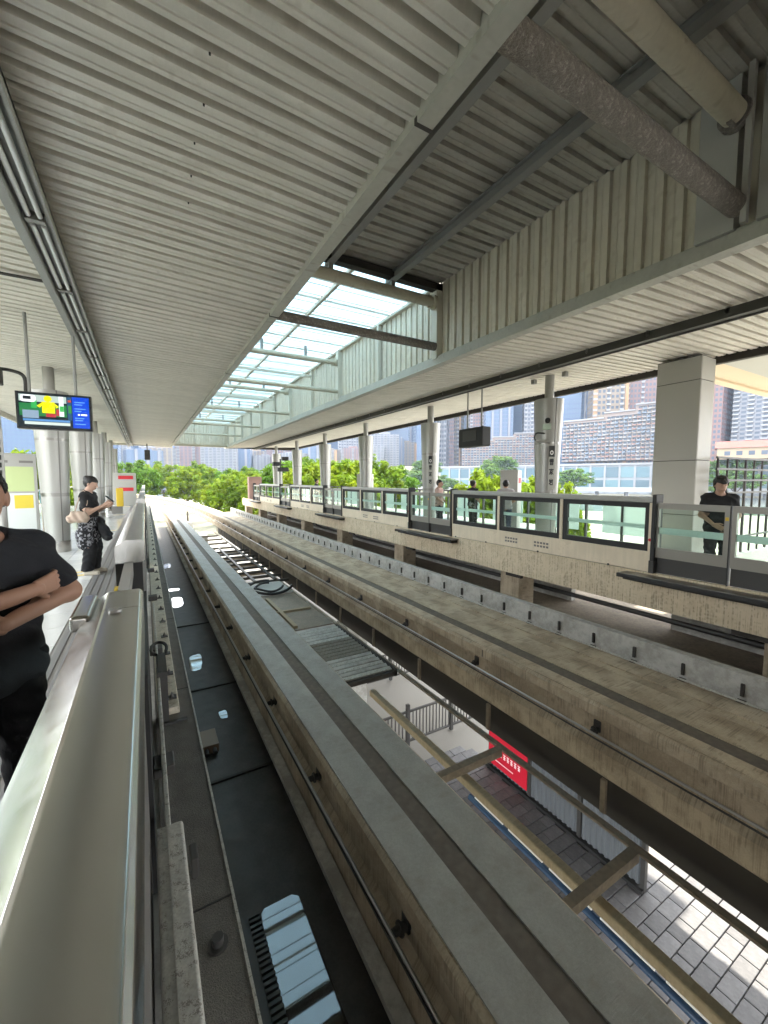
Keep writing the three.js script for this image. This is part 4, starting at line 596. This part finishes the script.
  const eyes = [-1, 1].map(m => { const g = new THREE.SphereGeometry(0.0065, 10, 8); g.translate(m * 0.031, 0.006, 0.086); return g; });
  const hm = new THREE.Matrix4().makeRotationFromEuler(new THREE.Euler(-pit * -1, yaw, 0, 'YXZ')).setPosition(...hd); const eg = mergeGeometries(eyes); eg.applyMatrix4(hm); mesh('eyes', eg, M.black, t);
  const hl = o.hairLine ?? 0.055, hv = o.hairVol ?? 0.012;
  mesh('hair', nets((x, y, z) => { const [a, b, c] = toHead(x, y, z); const n = 0.003 * Math.sin(a * 160 + b * 90) * Math.sin(c * 140 + b * 60) + 0.003 * Math.sin(a * 420) * Math.sin(c * 380 + b * 250); let d = ell(a, b - 0.025, c + 0.012, [0, 0, 0, 0.078 + hv, 0.102 + hv, 0.098 + hv]) + n; d = Math.max(d, -(b - hl - (c < 0.03 ? (c - 0.03) * 1.7 : 0) + (o.fringe ?? 0) * Math.cos(a * 40) * 0.01) ); if (o.bun) d = smin(d, Math.hypot(a, b - 0.075, c + 0.085) - 0.048 + n, 0.02); return d; }, [hd[0] - 0.16, hd[1] - 0.17, hd[2] - 0.2], [hd[0] + 0.16, hd[1] + 0.2, hd[2] + 0.16], o.fine ?? 0.005), flat(...(o.hair ?? [0.012, 0.010, 0.009]), 0.5), t);
  // clothes
  const fold = (x, y, z) => 0.006 * Math.sin(x * 30 + y * 21 + Math.sin(y * 17)) * Math.sin(y * 33 - z * 29) + 0.003 * Math.sin(y * 70 + x * 45 + 2 * Math.sin(z * 25));
  const sl = o.sleeve ?? 0.72, lerp3 = (a, b, q) => a.map((v, i) => v + (b[i] - v) * q);
  const sleeveC = sd => { const e = lerp3(J['sh' + sd], J['el' + sd], Math.min(1, sl)); const a = [C(J['sh' + sd], 0.066, e, 0.062)]; if (sl > 1) a.push(C(J['el' + sd], 0.056, lerp3(J['el' + sd], J['wr' + sd], sl - 1), 0.045)); return a; };
  const cutSleeve = sd => { const e = lerp3(J['sh' + sd], J['el' + sd], Math.min(1, sl)), n = V(...J['el' + sd]).sub(V(...J['sh' + sd])).normalize(); return { e, n }; };
  const sc = [...torso.map(c => { const q = c.slice(); q[3] += 0.016; q[7] += 0.016; return q; }), ...sleeveC('L'), ...sleeveC('R')], sf = field(sc, 0.04), cl = cutSleeve('L'), cr = cutSleeve('R'), hem = o.hem ?? 0.86;
  const [sa, sb] = bounds(sc, 0.03);
  mesh('shirt', nets((x, y, z) => { let d = sf(x, y, z) + fold(x, y, z); d = Math.max(d, hem - y, Math.hypot(x, (y - 1.475) * 0.9, z - 0.02) > 0 ? 0.085 - Math.hypot(x, y - 1.50, z - 0.03) : 0); const p = (c, j) => { const dx = x - c.e[0], dy = y - c.e[1], dz = z - c.e[2]; return Math.hypot(dx, dy, dz) < 0.11 ? dx * c.n.x + dy * c.n.y + dz * c.n.z : -1; }; if (sl <= 1) d = Math.max(d, p(cl) - 0.03, p(cr) - 0.03); return d; }, sa, sb, h), S({ color: lin(...o.shirt), roughness: 0.9, bumpMap: T.matBump, bumpScale: 0.0015 }), t);
  const lr = o.legWide ?? 0; const tc = [C([-0.08, 0.95, -0.005], 0.112, [0.08, 0.95, -0.005], 0.112), ...['L', 'R'].flatMap(sd => [C(J['hip' + sd], 0.098 + lr * 0.3, J['kn' + sd], 0.073 + lr), C(J['kn' + sd], 0.073 + lr, J['an' + sd], 0.058 + lr * 1.2)])], tf = field(tc, 0.03), [ta, tb] = bounds(tc, 0.02);
  mesh('trousers', nets((x, y, z) => Math.max(tf(x, y, z) + fold(x * 1.3, y, z), y - 0.985, 0.075 - y), ta, tb, h), S({ color: lin(...o.trousers), roughness: 0.95, bumpMap: T.matBump, bumpScale: 0.0015 }), t);
  for (const sd of ['L', 'R']) { const A = J['an' + sd], B = J['to' + sd], q = [C([A[0], 0.045, A[2] - 0.03], 0.045, [B[0], 0.035, B[2]], 0.040), C([A[0], 0.07, A[2] - 0.02], 0.045, [A[0] * 0.5 + B[0] * 0.5, 0.055, A[2] * 0.5 + B[2] * 0.5], 0.042)], qf = field(q, 0.03), [p, r] = bounds(q, 0.02); mesh('shoe', nets((x, y, z) => Math.max(qf(x, y, z), 0.002 - y), p, r, 0.008), S({ color: lin(...(o.shoes ?? [0.02, 0.02, 0.02])), roughness: 0.7 }), t); }
  return t;
}
const stand = { neck: [0, 1.46, -0.01], head: [0, 1.60, 0.015], shL: [0.175, 1.39, -0.01], shR: [-0.175, 1.39, -0.01], hipL: [0.09, 0.90, 0], hipR: [-0.09, 0.90, 0], knL: [0.10, 0.49, 0.02], knR: [-0.10, 0.49, 0.02], anL: [0.11, 0.09, 0], anR: [-0.11, 0.09, 0], toL: [0.13, 0.035, 0.15], toR: [-0.13, 0.035, 0.15] };
{ // man with folded arms
  const J = { ...stand, elL: [0.255, 1.19, 0.09], elR: [-0.255, 1.18, 0.09], wrL: [-0.06, 1.155, 0.21], wrR: [0.07, 1.255, 0.19] };
  person({ label: 'man in a black polo shirt with arms folded beside the steel gate', pos: [-0.545, 0, -2.06], turn: 0.75, J, headYaw: -0.6, headPitch: 0.05, scale: 0.99, sleeve: 0.78, shirt: [0.012, 0.013, 0.017], trousers: [0.008, 0.008, 0.010], skin: [0.36, 0.20, 0.135], hairLine: 0.06, hairVol: 0.006, fine: 0.004, cell: 0.010, hem: 0.84,
    hands: [handCaps(J.wrR, [1, 0.10, -0.38], [0.38, 0, 1], 1, 0.55), handCaps(J.wrL, [-1, 0.25, -0.25], [0, 0.25, 1], 1, 0.5)] });
}
{ // woman with phone
  const J = { ...stand, head: [0, 1.60, 0.045], elR: [-0.22, 1.10, 0.04], wrR: [-0.13, 1.23, 0.27], elL: [0.21, 1.12, 0.06], wrL: [0.05, 1.20, 0.27], knL: [0.09, 0.49, 0.04], anR: [-0.10, 0.09, -0.04], toR: [-0.12, 0.035, 0.11] };
  const w = person({ label: 'woman in black looking at a phone with a jacket tied round her waist', pos: [-0.86, 0, -8.75], turn: 1.36, J, headPitch: 0.30, scale: 0.99, sleeve: 0.6, shirt: [0.012, 0.012, 0.013], trousers: [0.010, 0.010, 0.012], skin: [0.55, 0.35, 0.26], shoes: [0.50, 0.44, 0.36], bun: true, hairLine: 0.045, legWide: 0.03, fine: 0.006,
    hands: [handCaps(J.wrR, [0.25, 0.45, 0.6], [-0.9, 0.2, 0.2], 1, 0.7), handCaps(J.wrL, [-0.2, 0.45, 0.6], [0.9, 0.2, 0.2], 1, 0.7)] });
  const jc = [C([-0.10, 0.96, 0], 0.145, [0.10, 0.96, 0], 0.145), C([-0.10, 0.72, -0.02], 0.165, [0.10, 0.72, -0.02], 0.165), C([-0.09, 0.56, -0.03], 0.14, [0.08, 0.60, -0.03], 0.14)], jf = field(jc, 0.06);
  const jm = S({ map: T.camo, roughness: 0.9 });
  mesh('jacket', nets((x, y, z) => Math.max(Math.max(jf(x, y, z), -(jf(x, y, z) + 0.02) * 0 - 1), y - 1.02, 0.48 + 0.05 * Math.sin(x * 30 + z * 22) - y) + 0.006 * Math.sin(Math.atan2(z, x) * 11 + y * 8), [-0.32, 0.4, -0.28], [0.32, 1.1, 0.26], 0.012), jm, w);
  const jl = [C([-0.06, 0.93, 0.15], 0.05, [-0.08, 0.66, 0.28], 0.075), C([0.05, 0.92, 0.15], 0.05, [0.03, 0.70, 0.27], 0.06), C([-0.05, 0.95, 0.15], 0.06, [0.05, 0.95, 0.15], 0.06)], jl2 = field(jl, 0.03), [ja, jb] = bounds(jl, 0.03); mesh('jacket_sleeve', nets((x, y, z) => jl2(x, y, z) + 0.006 * Math.sin(y * 50 + x * 30), ja, jb, 0.012), S({ color: lin(0.014, 0.014, 0.016), roughness: 0.9 }), w);
  const ph = thing('phone', 'black phone held up by the woman in black', 'phone'); mesh('case', rbx(-0.038, 0.038, -0.08, 0.08, -0.005, 0.005, 0.004), M.black, ph); mesh('display', rbx(-0.034, 0.034, -0.074, 0.074, -0.0065, -0.0052, 0.0005, 1), flat(0.03, 0.035, 0.04, 0.1), ph);
  const pp = V(-0.05, 1.335, 0.335).multiplyScalar(0.99).applyAxisAngle(V(0, 1, 0), 1.36).add(V(-0.86, 0, -8.75)); ph.position.copy(pp); ph.rotation.set(-0.85, 1.36, 0, 'YXZ');
  const bag = thing('handbag', 'soft beige handbag on the shoulder of the woman in black', 'handbag', [-0.86, 0, -8.75], 1.36); const bc = [C([-0.27, 1.00, -0.18], 0.07, [-0.27, 1.00, 0.02], 0.065), C([-0.27, 1.08, -0.14], 0.05, [-0.27, 1.08, 0.0], 0.045)], bf = field(bc, 0.05), [p, q] = bounds(bc, 0.04);
  mesh('pouch', nets((x, y, z) => bf(x, y, z) + 0.005 * Math.sin(z * 60 + y * 30), p, q, 0.008), S({ color: lin(0.52, 0.40, 0.32), roughness: 0.8 }), bag); mesh('strap', tube([V(-0.27, 1.08, -0.13), V(-0.245, 1.28, -0.08), V(-0.16, 1.475, -0.02), V(-0.225, 1.30, 0.05), V(-0.27, 1.08, 0.0)], 0.009, 40, 8), S({ color: lin(0.45, 0.34, 0.27), roughness: 0.8 }), bag);
}
{ // people on the far platform
  const J = { ...stand, elL: [0.24, 1.12, 0.02], elR: [-0.24, 1.12, 0.02], wrL: [0.13, 0.98, 0.19], wrR: [-0.13, 0.98, 0.19] }, hands = [handCaps(J.wrL, [-0.5, -0.3, 0.5], [0.6, 0.3, 0.6], 1, 0.6), handCaps(J.wrR, [0.5, -0.3, 0.5], [-0.6, 0.3, 0.6], -1, 0.6)];
  person({ label: 'person in a black tee standing behind the far gate beside the square pillar', pos: [7.75, 0, -2.90], turn: -0.85, J, hands, headPitch: 0.12, scale: 0.985, shirt: [0.012, 0.012, 0.014], trousers: [0.010, 0.010, 0.012], skin: [0.46, 0.28, 0.20], hairVol: 0.022, hairLine: 0.03, fringe: 1, fine: 0.005, shoes: [0.6, 0.6, 0.58] });
  const low = { J, hands: [], fine: 0.009, cell: 0.018 };
  person({ ...low, label: 'person in a pale striped top behind the far door, facing away', pos: [8.0, 0, -10.3], turn: 0.6, scale: 0.96, shirt: [0.45, 0.30, 0.26], trousers: [0.03, 0.03, 0.04] });
  person({ ...low, label: 'person in black with hair tied up behind the far gate', pos: [8.9, 0, -9.75], turn: 1.5, scale: 0.95, shirt: [0.02, 0.02, 0.02], trousers: [0.02, 0.02, 0.02], bun: true });
  person({ ...low, label: 'person in a light grey shirt behind the far gate by the hanging monitor', pos: [8.8, 0, -8.3], turn: 2.4, scale: 0.955, shirt: [0.40, 0.38, 0.38], trousers: [0.06, 0.07, 0.10] });
  person({ ...low, label: 'person in dark clothes near the signal lamps on the far platform', pos: [8.0, 0, -21.0], turn: 1.0, scale: 0.99, shirt: [0.03, 0.03, 0.035], trousers: [0.02, 0.02, 0.03] });
}

// ---------------------------------------------------------------- trees
function crownGeo(sd, R, Hh, clumps, leaves, ls) {
  seed = sd; const pos = [], col = [], nor = [];
  for (let c = 0; c < clumps; c++) {
    const th = rr(0, Math.PI * 2), ph = Math.acos(rr(-0.75, 1)), rad = Math.pow(rnd(), 0.4), cx = R * rad * Math.sin(ph) * Math.cos(th), cz = R * rad * Math.sin(ph) * Math.sin(th), cy = Hh * rad * Math.cos(ph), cr = rr(0.55, 1.05) * R * 0.27, tone = rr(0.75, 1.2), yel = rr(0, 1);
    for (let l = 0; l < leaves; l++) {
      const d = V(rr(-1, 1), rr(-1, 1), rr(-1, 1)).normalize(), q = Math.pow(rnd(), 0.5) * cr, p = V(cx + d.x * q, cy + d.y * q * 0.8, cz + d.z * q);
      const n = d.clone().multiplyScalar(0.7).add(V(rr(-0.8, 0.8), rr(0, 1), rr(-0.8, 0.8))).normalize(), u = new THREE.Vector3().crossVectors(n, V(rr(-1, 1), rr(-1, 1), rr(-1, 1))).normalize(), v = new THREE.Vector3().crossVectors(n, u), s = ls * rr(0.7, 1.3);
      const A = p.clone().addScaledVector(u, s), B = p.clone().addScaledVector(v, s * 0.5), D = p.clone().addScaledVector(u, -s), E = p.clone().addScaledVector(v, -s * 0.5).addScaledVector(n, 0);
      for (const w of [A, B, D, A, D, E]) { pos.push(w.x, w.y, w.z); nor.push(n.x, n.y, n.z); }
      const t2 = tone * rr(0.8, 1.2), cc = [0.072 * t2 + 0.05 * yel, 0.135 * t2 + 0.045 * yel, 0.007 * t2]; for (let k = 0; k < 6; k++) col.push(...cc);
    }
  }
  const g = new THREE.BufferGeometry(); g.setAttribute('position', new THREE.Float32BufferAttribute(pos, 3)); g.setAttribute('normal', new THREE.Float32BufferAttribute(nor, 3)); g.setAttribute('color', new THREE.Float32BufferAttribute(col, 3)); g.setAttribute('uv', new THREE.Float32BufferAttribute(new Float32Array(pos.length / 3 * 2), 2)); g.userData.ready = true; return g;
}
const leafMat = [[1, 1, 1], [1.35, 1.22, 0.8], [0.62, 0.78, 0.8]].map(c => new THREE.MeshPhysicalMaterial({ color: lin(...c), vertexColors: true, roughness: 1, specularIntensity: 0.2, transmission: 0.4, thickness: 0, side: THREE.DoubleSide }));
function treeProto(name, label, sd, R, Hh, trunkH, clumps, leaves, ls, mat, group) {
  const t = thing(name, label, 'tree', [0, -9.2, 0], 0, group); const g = [rod(V(0, -0.3, 0), V(0.1, trunkH, 0), 0.22, 8, 0.14)]; seed = sd + 5;
  for (let k = 0; k < 6; k++) { const a = k * 1.05 + rr(-0.3, 0.3), y = trunkH * rr(0.65, 0.95); g.push(rod(V(0.06, y, 0), V(Math.cos(a) * R * 0.6, trunkH + Hh * rr(0.1, 0.8), Math.sin(a) * R * 0.6), 0.09, 6, 0.03)); }
  mesh('trunk', g, M.bark, t); const c = mesh('crown', crownGeo(sd, R, Hh, clumps, leaves, ls), mat, t); c.position.y = trunkH + Hh * 0.45; c.userData.kind = undefined; delete c.userData.kind; return t;
}
{
  const A = treeProto('leafy_tree', 'mid green leafy tree in the belt beyond the station end', 101, 4.2, 4.6, 7.2, 95, 90, 0.30, leafMat[0], 'mid green trees beyond the station end');
  const B = treeProto('yellow_green_tree', 'bright yellow green tree in the belt beyond the station end', 202, 4.0, 4.2, 6.8, 95, 90, 0.29, leafMat[1], 'bright yellow green trees beyond the station end');
  const D = treeProto('dark_tree', 'darker green tree among the belt beyond the station end', 303, 4.4, 4.8, 7.4, 95, 90, 0.31, leafMat[2], 'darker green trees beyond the station end');
  const put = (p, th, d, top, k, lab, grp) => { const o = copy(p); const a = THREE.MathUtils.degToRad(th); const sc = (top + 9.2) / 14.2 * k; o.position.set(d * Math.sin(a), -9.2, -d * Math.cos(a)); o.scale.set(sc * rr(0.95, 1.15), (top + 9.2) / 14.2, sc * rr(0.95, 1.15)); o.rotation.y = rr(0, 6); if (lab) { tag(o, lab, 'tree', grp); } return o; };
  seed = 55;
  // belt straight ahead, behind the curving track
  const belt = [[-4, 120, 6.5], [-1, 105, 6.0], [2, 125, 6.8], [4.5, 108, 6.2], [7, 118, 5.8], [9.5, 104, 4.4], [12, 112, 4.8], [14.5, 100, 4.2], [17, 96, 5.4], [19.5, 92, 6.6], [22, 86, 6.2], [0, 150, 8], [6, 150, 8], [12, 145, 6.2], [18, 130, 6.6], [24, 96, 6.2], [-8, 110, 7]];
  belt.forEach(([th, d, top], i) => put([A, D, A, B][i % 4], th, d, top, 1.0));
  const mid = [[8.5, 78, 2.9], [11, 72, 3.2], [13.2, 66, 3.6], [15.2, 60, 3.4], [17.2, 56, 4.6], [19.6, 52, 4.8], [22, 56, 4.2], [25, 58, 4.6], [28, 52, 5.0], [31, 56, 3.6], [14.0, 84, 4.0], [10, 90, 3.8]];
  mid.forEach(([th, d, top], i) => put([B, A, B, A, D][i % 5], th, d, top, 0.95));
  [[16, 50, 1.0], [18.5, 47, 0.4], [14.5, 58, 0.6], [12.6, 68, 0.2]].forEach(([th, d, top], i) => put(i % 2 ? A : B, th, d, top, 0.95));
  // trees close to the far platform
  [[25.5, 44, 4.9], [23.5, 40, 3.2]].forEach(([th, d, top]) => put(B, th, d, top, 0.85, 'yellow green tree close behind the plain far columns', 'trees close behind the far columns'));
  [[43.6, 32, 3.5], [46.8, 33, 3.0], [41.2, 34, 2.2]].forEach(([th, d, top]) => put(B, th, d, top, 0.72, 'bright tree behind the gates beneath the hanging monitor', 'trees beneath the hanging monitor'));
  [[53.5, 34, 2.4], [51.0, 33, 2.9]].forEach(([th, d, top]) => put(B, th, d, top, 0.62, 'bright tree behind the column with the name sign', 'trees behind the column with the name sign'));
  [[-10.5, 34, 4.6], [-8.6, 38, 2.4], [-6.0, 40, 3.4], [-13, 33, 3.6]].forEach(([th, d, top]) => put(B, th, d, top, 0.5, 'sunlit tree seen between the near platform columns', 'trees beside the near platform'));
  [[-20, 30, 5], [-25, 27, 4.4], [-31, 26, 5.6], [-36, 24, 4.6], [-42, 25, 5.8], [-48, 22, 5], [-55, 24, 5.4], [-62, 22, 5], [-28, 40, 7.5], [-38, 40, 8], [-47, 38, 7.5]].forEach(([th, d, top]) => put(A, th, d, top, 0.8, 'added unseen leafy tree for the near gate header to mirror', 'added unseen trees for the near gate header to mirror'));  // out of frame, added so the steel header reflects less bright sky
  // hillside trees across the river
  [[34, 300, 14], [36, 310, 22], [32, 305, 10], [44.5, 300, 18], [46, 310, 24], [69.8, 300, 18], [71.2, 310, 26], [70.6, 290, 12], [55, 300, 14], [38, 300, 10], [30, 310, 12]].forEach(([th, d, top]) => { const o = put(D, th, d, top, 1.5, 'hazy dark tree on the hillside across the river', 'hillside trees across the river'); o.position.y = top - 26; o.scale.set(2.6, 1.5, 2.6); });
  for (const p of [A, B, D]) { const a = 0.38 + 0.03 * [A, B, D].indexOf(p); p.position.set(64 * Math.sin(a), -9.2, -64 * Math.cos(a)); p.scale.setScalar(0.98); }
}

// ---------------------------------------------------------------- city across the river
{
  const facade = [[0.065, 0.09, 0.15], [0.14, 0.145, 0.165], [0.155, 0.125, 0.095], [0.13, 0.075, 0.07], [0.045, 0.07, 0.135]].map(c => flat(...c, 0.8)), winM = flat(0.025, 0.04, 0.065, 0.35), winB = flat(0.03, 0.065, 0.12, 0.35), orange = flat(0.24, 0.14, 0.07, 0.8), slabM = flat(0.20, 0.205, 0.22, 0.8);
  const quad = (P, x0, x1, y0, y1, z, face) => { const f = (x, y) => face === 0 ? [x, y, z] : face === 1 ? [z, y, -x] : [-z, y, x]; const a = f(x0, y0), b = f(x1, y0), c = f(x1, y1), d = f(x0, y1); P.push(...a, ...b, ...c, ...a, ...c, ...d); };
  const fromP = P => { const g = new THREE.BufferGeometry(); g.setAttribute('position', new THREE.Float32BufferAttribute(P, 3)); g.computeVertexNormals(); g.setAttribute('uv', new THREE.Float32BufferAttribute(new Float32Array(P.length / 3 * 2), 2)); g.userData.ready = true; return g; };
  function towerProto(name, label, group, W, D, H, style, fm) {
    const t = thing(name, label, 'tower', [0, 0, 0], 0, group), fl = Math.round(H / 3.1), fh = H / fl, P = [], B = [], O = [];
    mesh('wall', [bx(-W / 2, W / 2, 0, H, -D / 2, D / 2), bx(-W * 0.2, W * 0.2, H, H + 4, -D * 0.3, D * 0.3)], fm, t);
    const bays = [[W, D / 2 + 0.08, 0], [D, W / 2 + 0.08, 1], [D, W / 2 + 0.08, 2]];
    const bw = style.bay;
    for (const [w, off, face] of bays) { const n = Math.floor(w / bw); for (let i = 0; i < n; i++) { const cx = -w / 2 + (i + 0.5) * w / n; if (style.fin && i % 3 === 2) continue; for (let f = 1; f < fl; f++) quad(P, cx - w / n * style.ww, cx + w / n * style.ww, f * fh + fh * style.sill, f * fh + fh * style.head, off, face); } }
    mesh('windows', fromP(P), style.glass, t).userData.kind = 'stuff';
    if (style.balc) { const n = Math.floor(W / bw); for (let i = 0; i < n; i++) if (i % style.balc === 0) { const cx = -W / 2 + (i + 0.5) * W / n; for (let f = 1; f < fl; f++) B.push(bx(cx - W / n * 0.46, cx + W / n * 0.46, f * fh - 0.1, f * fh + 0.95, D / 2 + 0.12, D / 2 + 1.3)); } mesh('balconies', B, slabM, t).userData.kind = 'stuff'; }
    if (style.accent) { for (const i of style.accent) O.push(bx(-W / 2 + i * W, -W / 2 + (i + 0.09) * W, 0, H * 0.97, D / 2 + 0.1, D / 2 + 0.9)); mesh('accent_bay', O, orange, t); }
    if (style.fin) { const n = Math.floor(W / bw); for (let i = 0; i < n; i++) if (i % 3 === 2) { const cx = -W / 2 + (i + 0.5) * W / n; mesh('fin', bx(cx - W / n * 0.35, cx + W / n * 0.35, 0, H + 1.5, D / 2 + 0.1, D / 2 + 1.2), facade[1], t); } }
    return t;
  }
  const protos = [
    towerProto('glass_tower', 'tall blue grey high rise tower across the river', 'blue grey high rise towers', 26, 20, 100, { bay: 2.4, ww: 0.40, sill: 0.2, head: 0.9, glass: winB, fin: true }, facade[0]),
    towerProto('white_tower', 'pale residential high rise with rows of balconies', 'pale residential high rises', 30, 18, 100, { bay: 3.2, ww: 0.33, sill: 0.28, head: 0.82, glass: winM, balc: 2 }, facade[1]),
    towerProto('cream_tower', 'cream high rise with orange bays across the river', 'cream high rises with orange bays', 28, 20, 100, { bay: 3.4, ww: 0.3, sill: 0.3, head: 0.82, glass: winM, balc: 3, accent: [0.02, 0.9] }, facade[2]),
    towerProto('brick_tower', 'reddish brown high rise across the river', 'reddish brown high rises', 24, 20, 100, { bay: 3.0, ww: 0.3, sill: 0.3, head: 0.85, glass: winM, balc: 4 }, facade[3]),
    towerProto('blue_tower', 'dark blue slab tower across the river', 'dark blue slab towers', 34, 16, 100, { bay: 2.6, ww: 0.44, sill: 0.15, head: 0.95, glass: winB }, facade[4])];
  const first = protos.map(() => true);
  const put = (k, th, d, top, w = 1, base = -10) => { const o = first[k] ? protos[k] : copy(protos[k]); first[k] = false; const a = THREE.MathUtils.degToRad(th); o.position.set(d * Math.sin(a), base, -d * Math.cos(a)); o.rotation.y = -a + rr(-0.35, 0.35); o.scale.set(w, (top - base) / 100, 1); };
  seed = 909;
  // far rows
  for (let i = 0; i < 34; i++) { const th = -15 + i * 1.75 + rr(-0.4, 0.4), d = rr(620, 800); put([0, 4, 1, 0, 3, 1, 4][i % 7], th, d, rr(95, 150) + Math.max(0, th - 25) * 2.2, rr(0.8, 1.2), 0); }
  // middle rows, lower
  for (let i = 0; i < 30; i++) { const th = -14 + i * 1.75 + rr(-0.5, 0.5), d = rr(470, 560); put([1, 1, 0, 2, 1, 3][i % 6], th, d, rr(26, 48) + Math.max(0, th - 20) * 0.8, rr(0.9, 1.4)); }
  // towers over the terrace building and beside the pillar
  [[0, 45.5, 430, 135, 1.0], [4, 48.2, 460, 150, 0.8], [1, 50.4, 440, 140, 0.9], [3, 43.2, 450, 120, 0.9], [4, 53.4, 430, 150, 0.9], [0, 55.4, 440, 160, 0.8], [2, 58.3, 420, 160, 1.0], [3, 61.6, 430, 150, 0.9], [0, 65.6, 440, 120, 0.7], [3, 68.2, 330, 110, 0.7], [2, 70.6, 350, 95, 0.9], [1, 73.0, 330, 90, 1.0], [1, 75.6, 340, 95, 1.0], [4, -12.4, 300, 80, 0.8], [0, -10, 320, 90, 0.8], [1, -7.5, 330, 60, 0.8], [0, -4.5, 360, 70, 1]].forEach(([k, th, d, top, w]) => put(k, th, d, top, w, 10));
  for (let i = 0; i < 30; i++) { const th = 36 + i * 1.35 + rr(-0.2, 0.2); put([4, 1, 0, 2, 3, 1][(i * 5) % 6], th, rr(500, 570), rr(140, 200), rr(0.6, 0.95), 5); }
  // long terrace housing block
  const place = (o, th, d, y, turn = 0) => { const a = THREE.MathUtils.degToRad(th); o.position.set(d * Math.sin(a), y, -d * Math.cos(a)); o.rotation.y = -a + turn; };
  {
    const t = thing('terrace_block', 'long stepped housing block packed with balconies above the river podium', 'building'), P = [], B = [];
    mesh('wall', [bx(-42, 42, 0, 34, -8, 8), bx(-10, 42, 34, 38, -8, 8), bx(12, 42, 38, 42, -8, 8)], flat(0.17, 0.135, 0.12, 0.8), t);
    const tones = [[0.22, 0.215, 0.215], [0.20, 0.12, 0.10], [0.17, 0.15, 0.14], [0.12, 0.15, 0.19]], U = tones.map(() => []), D2 = [];
    seed = 31; for (let f = 0; f < 14; f++) for (let i = 0; i < 27; i++) { const x = -42 + i * 3.1, y = 0.3 + f * 2.9, top = x < -10 ? 33 : x < 12 ? 37 : 41; if (y + 2 > top) continue; const dz = rr(0.2, 1.6), w = rr(2.0, 2.9), k = Math.floor(rr(0, 4)); U[k].push(bx(x, x + w, y, y + 1.0, 8.01, 8 + dz + 0.6)); if (rnd() < 0.5) U[(k + 1) % 4].push(bx(x, x + 0.4, y + 1.0, y + 2.7, 8.01, 8 + dz)); quad(P, x + 0.3, x + w, y + 1.15, y + 2.5, 8.1, 0); D2.push(bx(x - 0.1, x + 3.0, y + 2.72, y + 2.9, 8.01, 8.9 + dz * 0.5)); }
    U.forEach((u, k) => { mesh('balcony_fronts', u, flat(...tones[k], 0.8), t).userData.kind = 'stuff'; }); mesh('windows', fromP(P), winM, t).userData.kind = 'stuff'; mesh('floor_slabs', D2, slabM, t).userData.kind = 'stuff'; mesh('parapet', [bx(-42, -10, 34.05, 35.2, 6, 9), bx(-9.9, 12, 38.05, 39, 6, 9), bx(12.1, 42, 42.05, 43, 6, 9)], slabM, t);
    place(t, 59.8, 385, 17, -0.25);
    const t2 = copy(t); tag(t2, 'long pale housing block beneath the towers left of the name sign column', 'building'); t2.userData.label = 'long pale housing block across the river behind the hanging monitor'; place(t2, 46.0, 420, 12, 0.1); t2.scale.set(0.9, 0.8, 1);
  }
  { // riverside podium with tall bays, and the viaduct before it
    const t = thing('river_podium', 'long riverside podium building with tall glazed bays', 'building'); mesh('wall', bx(-130, 130, -8, 14, -10, 0), flat(0.19, 0.21, 0.23, 0.8), t); mesh('cornice', bx(-130, 130, 14, 15.6, -10, 1.2), slabM, t);
    const gg = ready(bx(-4.4, 4.4, -4, 4, 0, 0.3)), pp = ready(bx(-0.7, 0.7, -10, 10.5, 0, 1.0)); const gm = [flat(0.05, 0.11, 0.14, 0.3), flat(0.07, 0.14, 0.165, 0.3), flat(0.035, 0.075, 0.10, 0.3)];
    for (let k = 0; k < 25; k++) { for (const y of [8.6, -0.6]) { const b = mesh('bay_window', gg, gm[(k * 5 + (y > 0 ? 1 : 0)) % 3], t); b.position.set(-120 + k * 10, y, 0.02); b.scale.y = y > 0 ? 1 : 0.8; } const p = mesh('pilaster', pp, slabM, t); p.position.set(-125 + k * 10, 3.4, 0.01); }
    place(t, 56, 365, -1, -0.12);
    const v = thing('viaduct', 'pale road viaduct on round columns in front of the podium', 'viaduct'); mesh('deck', [bx(-140, 140, -0.8, 1.2, -6, 6), bx(-140, 140, 1.2, 2.2, 5.6, 6)], flat(0.26, 0.27, 0.28, 0.8), v); const pg = ready(rod(V(0, -10, 0), V(0, -0.8, 0), 1.2, 10)); for (let k = 0; k < 16; k++) { const p = mesh('column', pg, slabM, v); p.position.set(-135 + k * 18, 0, 0); } place(v, 56, 330, -5.5, -0.1);
    const rd = thing('red_roof_house', 'low house with a long red roof on the slope beneath the brick high rise', 'house'); mesh('wall', bx(-22, 22, 0, 6, -6, 6), flat(0.24, 0.18, 0.12, 0.8), rd); mesh('roof', extr([[-7, 6], [7, 6], [0, 10]], -23, 23).rotateY(Math.PI / 2), flat(0.20, 0.07, 0.05, 0.8), rd); for (let k = 0; k < 8; k++) mesh('window', bx(-19 + k * 5, -16.5 + k * 5, 2, 4.2, 6.02, 6.1), winM, rd); place(rd, 73.2, 300, 13, 0.1);
    const hills = []; for (const [th, d, r, hgt] of [[34, 380, 90, 16], [48, 400, 80, 18], [70, 370, 90, 22], [60, 430, 90, 16], [15, 520, 140, 10], [0, 520, 140, 10]]) { const a = THREE.MathUtils.degToRad(th); hills.push(new THREE.SphereGeometry(1, 32, 16, 0, Math.PI * 2, 0, Math.PI / 2).scale(r, hgt + 10, r * 0.6).rotateY(-a).translate(d * Math.sin(a) * 1.15, -10, -d * Math.cos(a) * 1.15)); } struct('hills', hills, M.ground);
    struct('river', new THREE.PlaneGeometry(900, 150).rotateX(-Math.PI / 2).rotateY(-0.97).translate(190, -9.1, -140), new THREE.MeshPhysicalMaterial({ color: lin(0.08, 0.10, 0.08), roughness: 0.12 }));
  }
}
renderer.render(scene, camera);
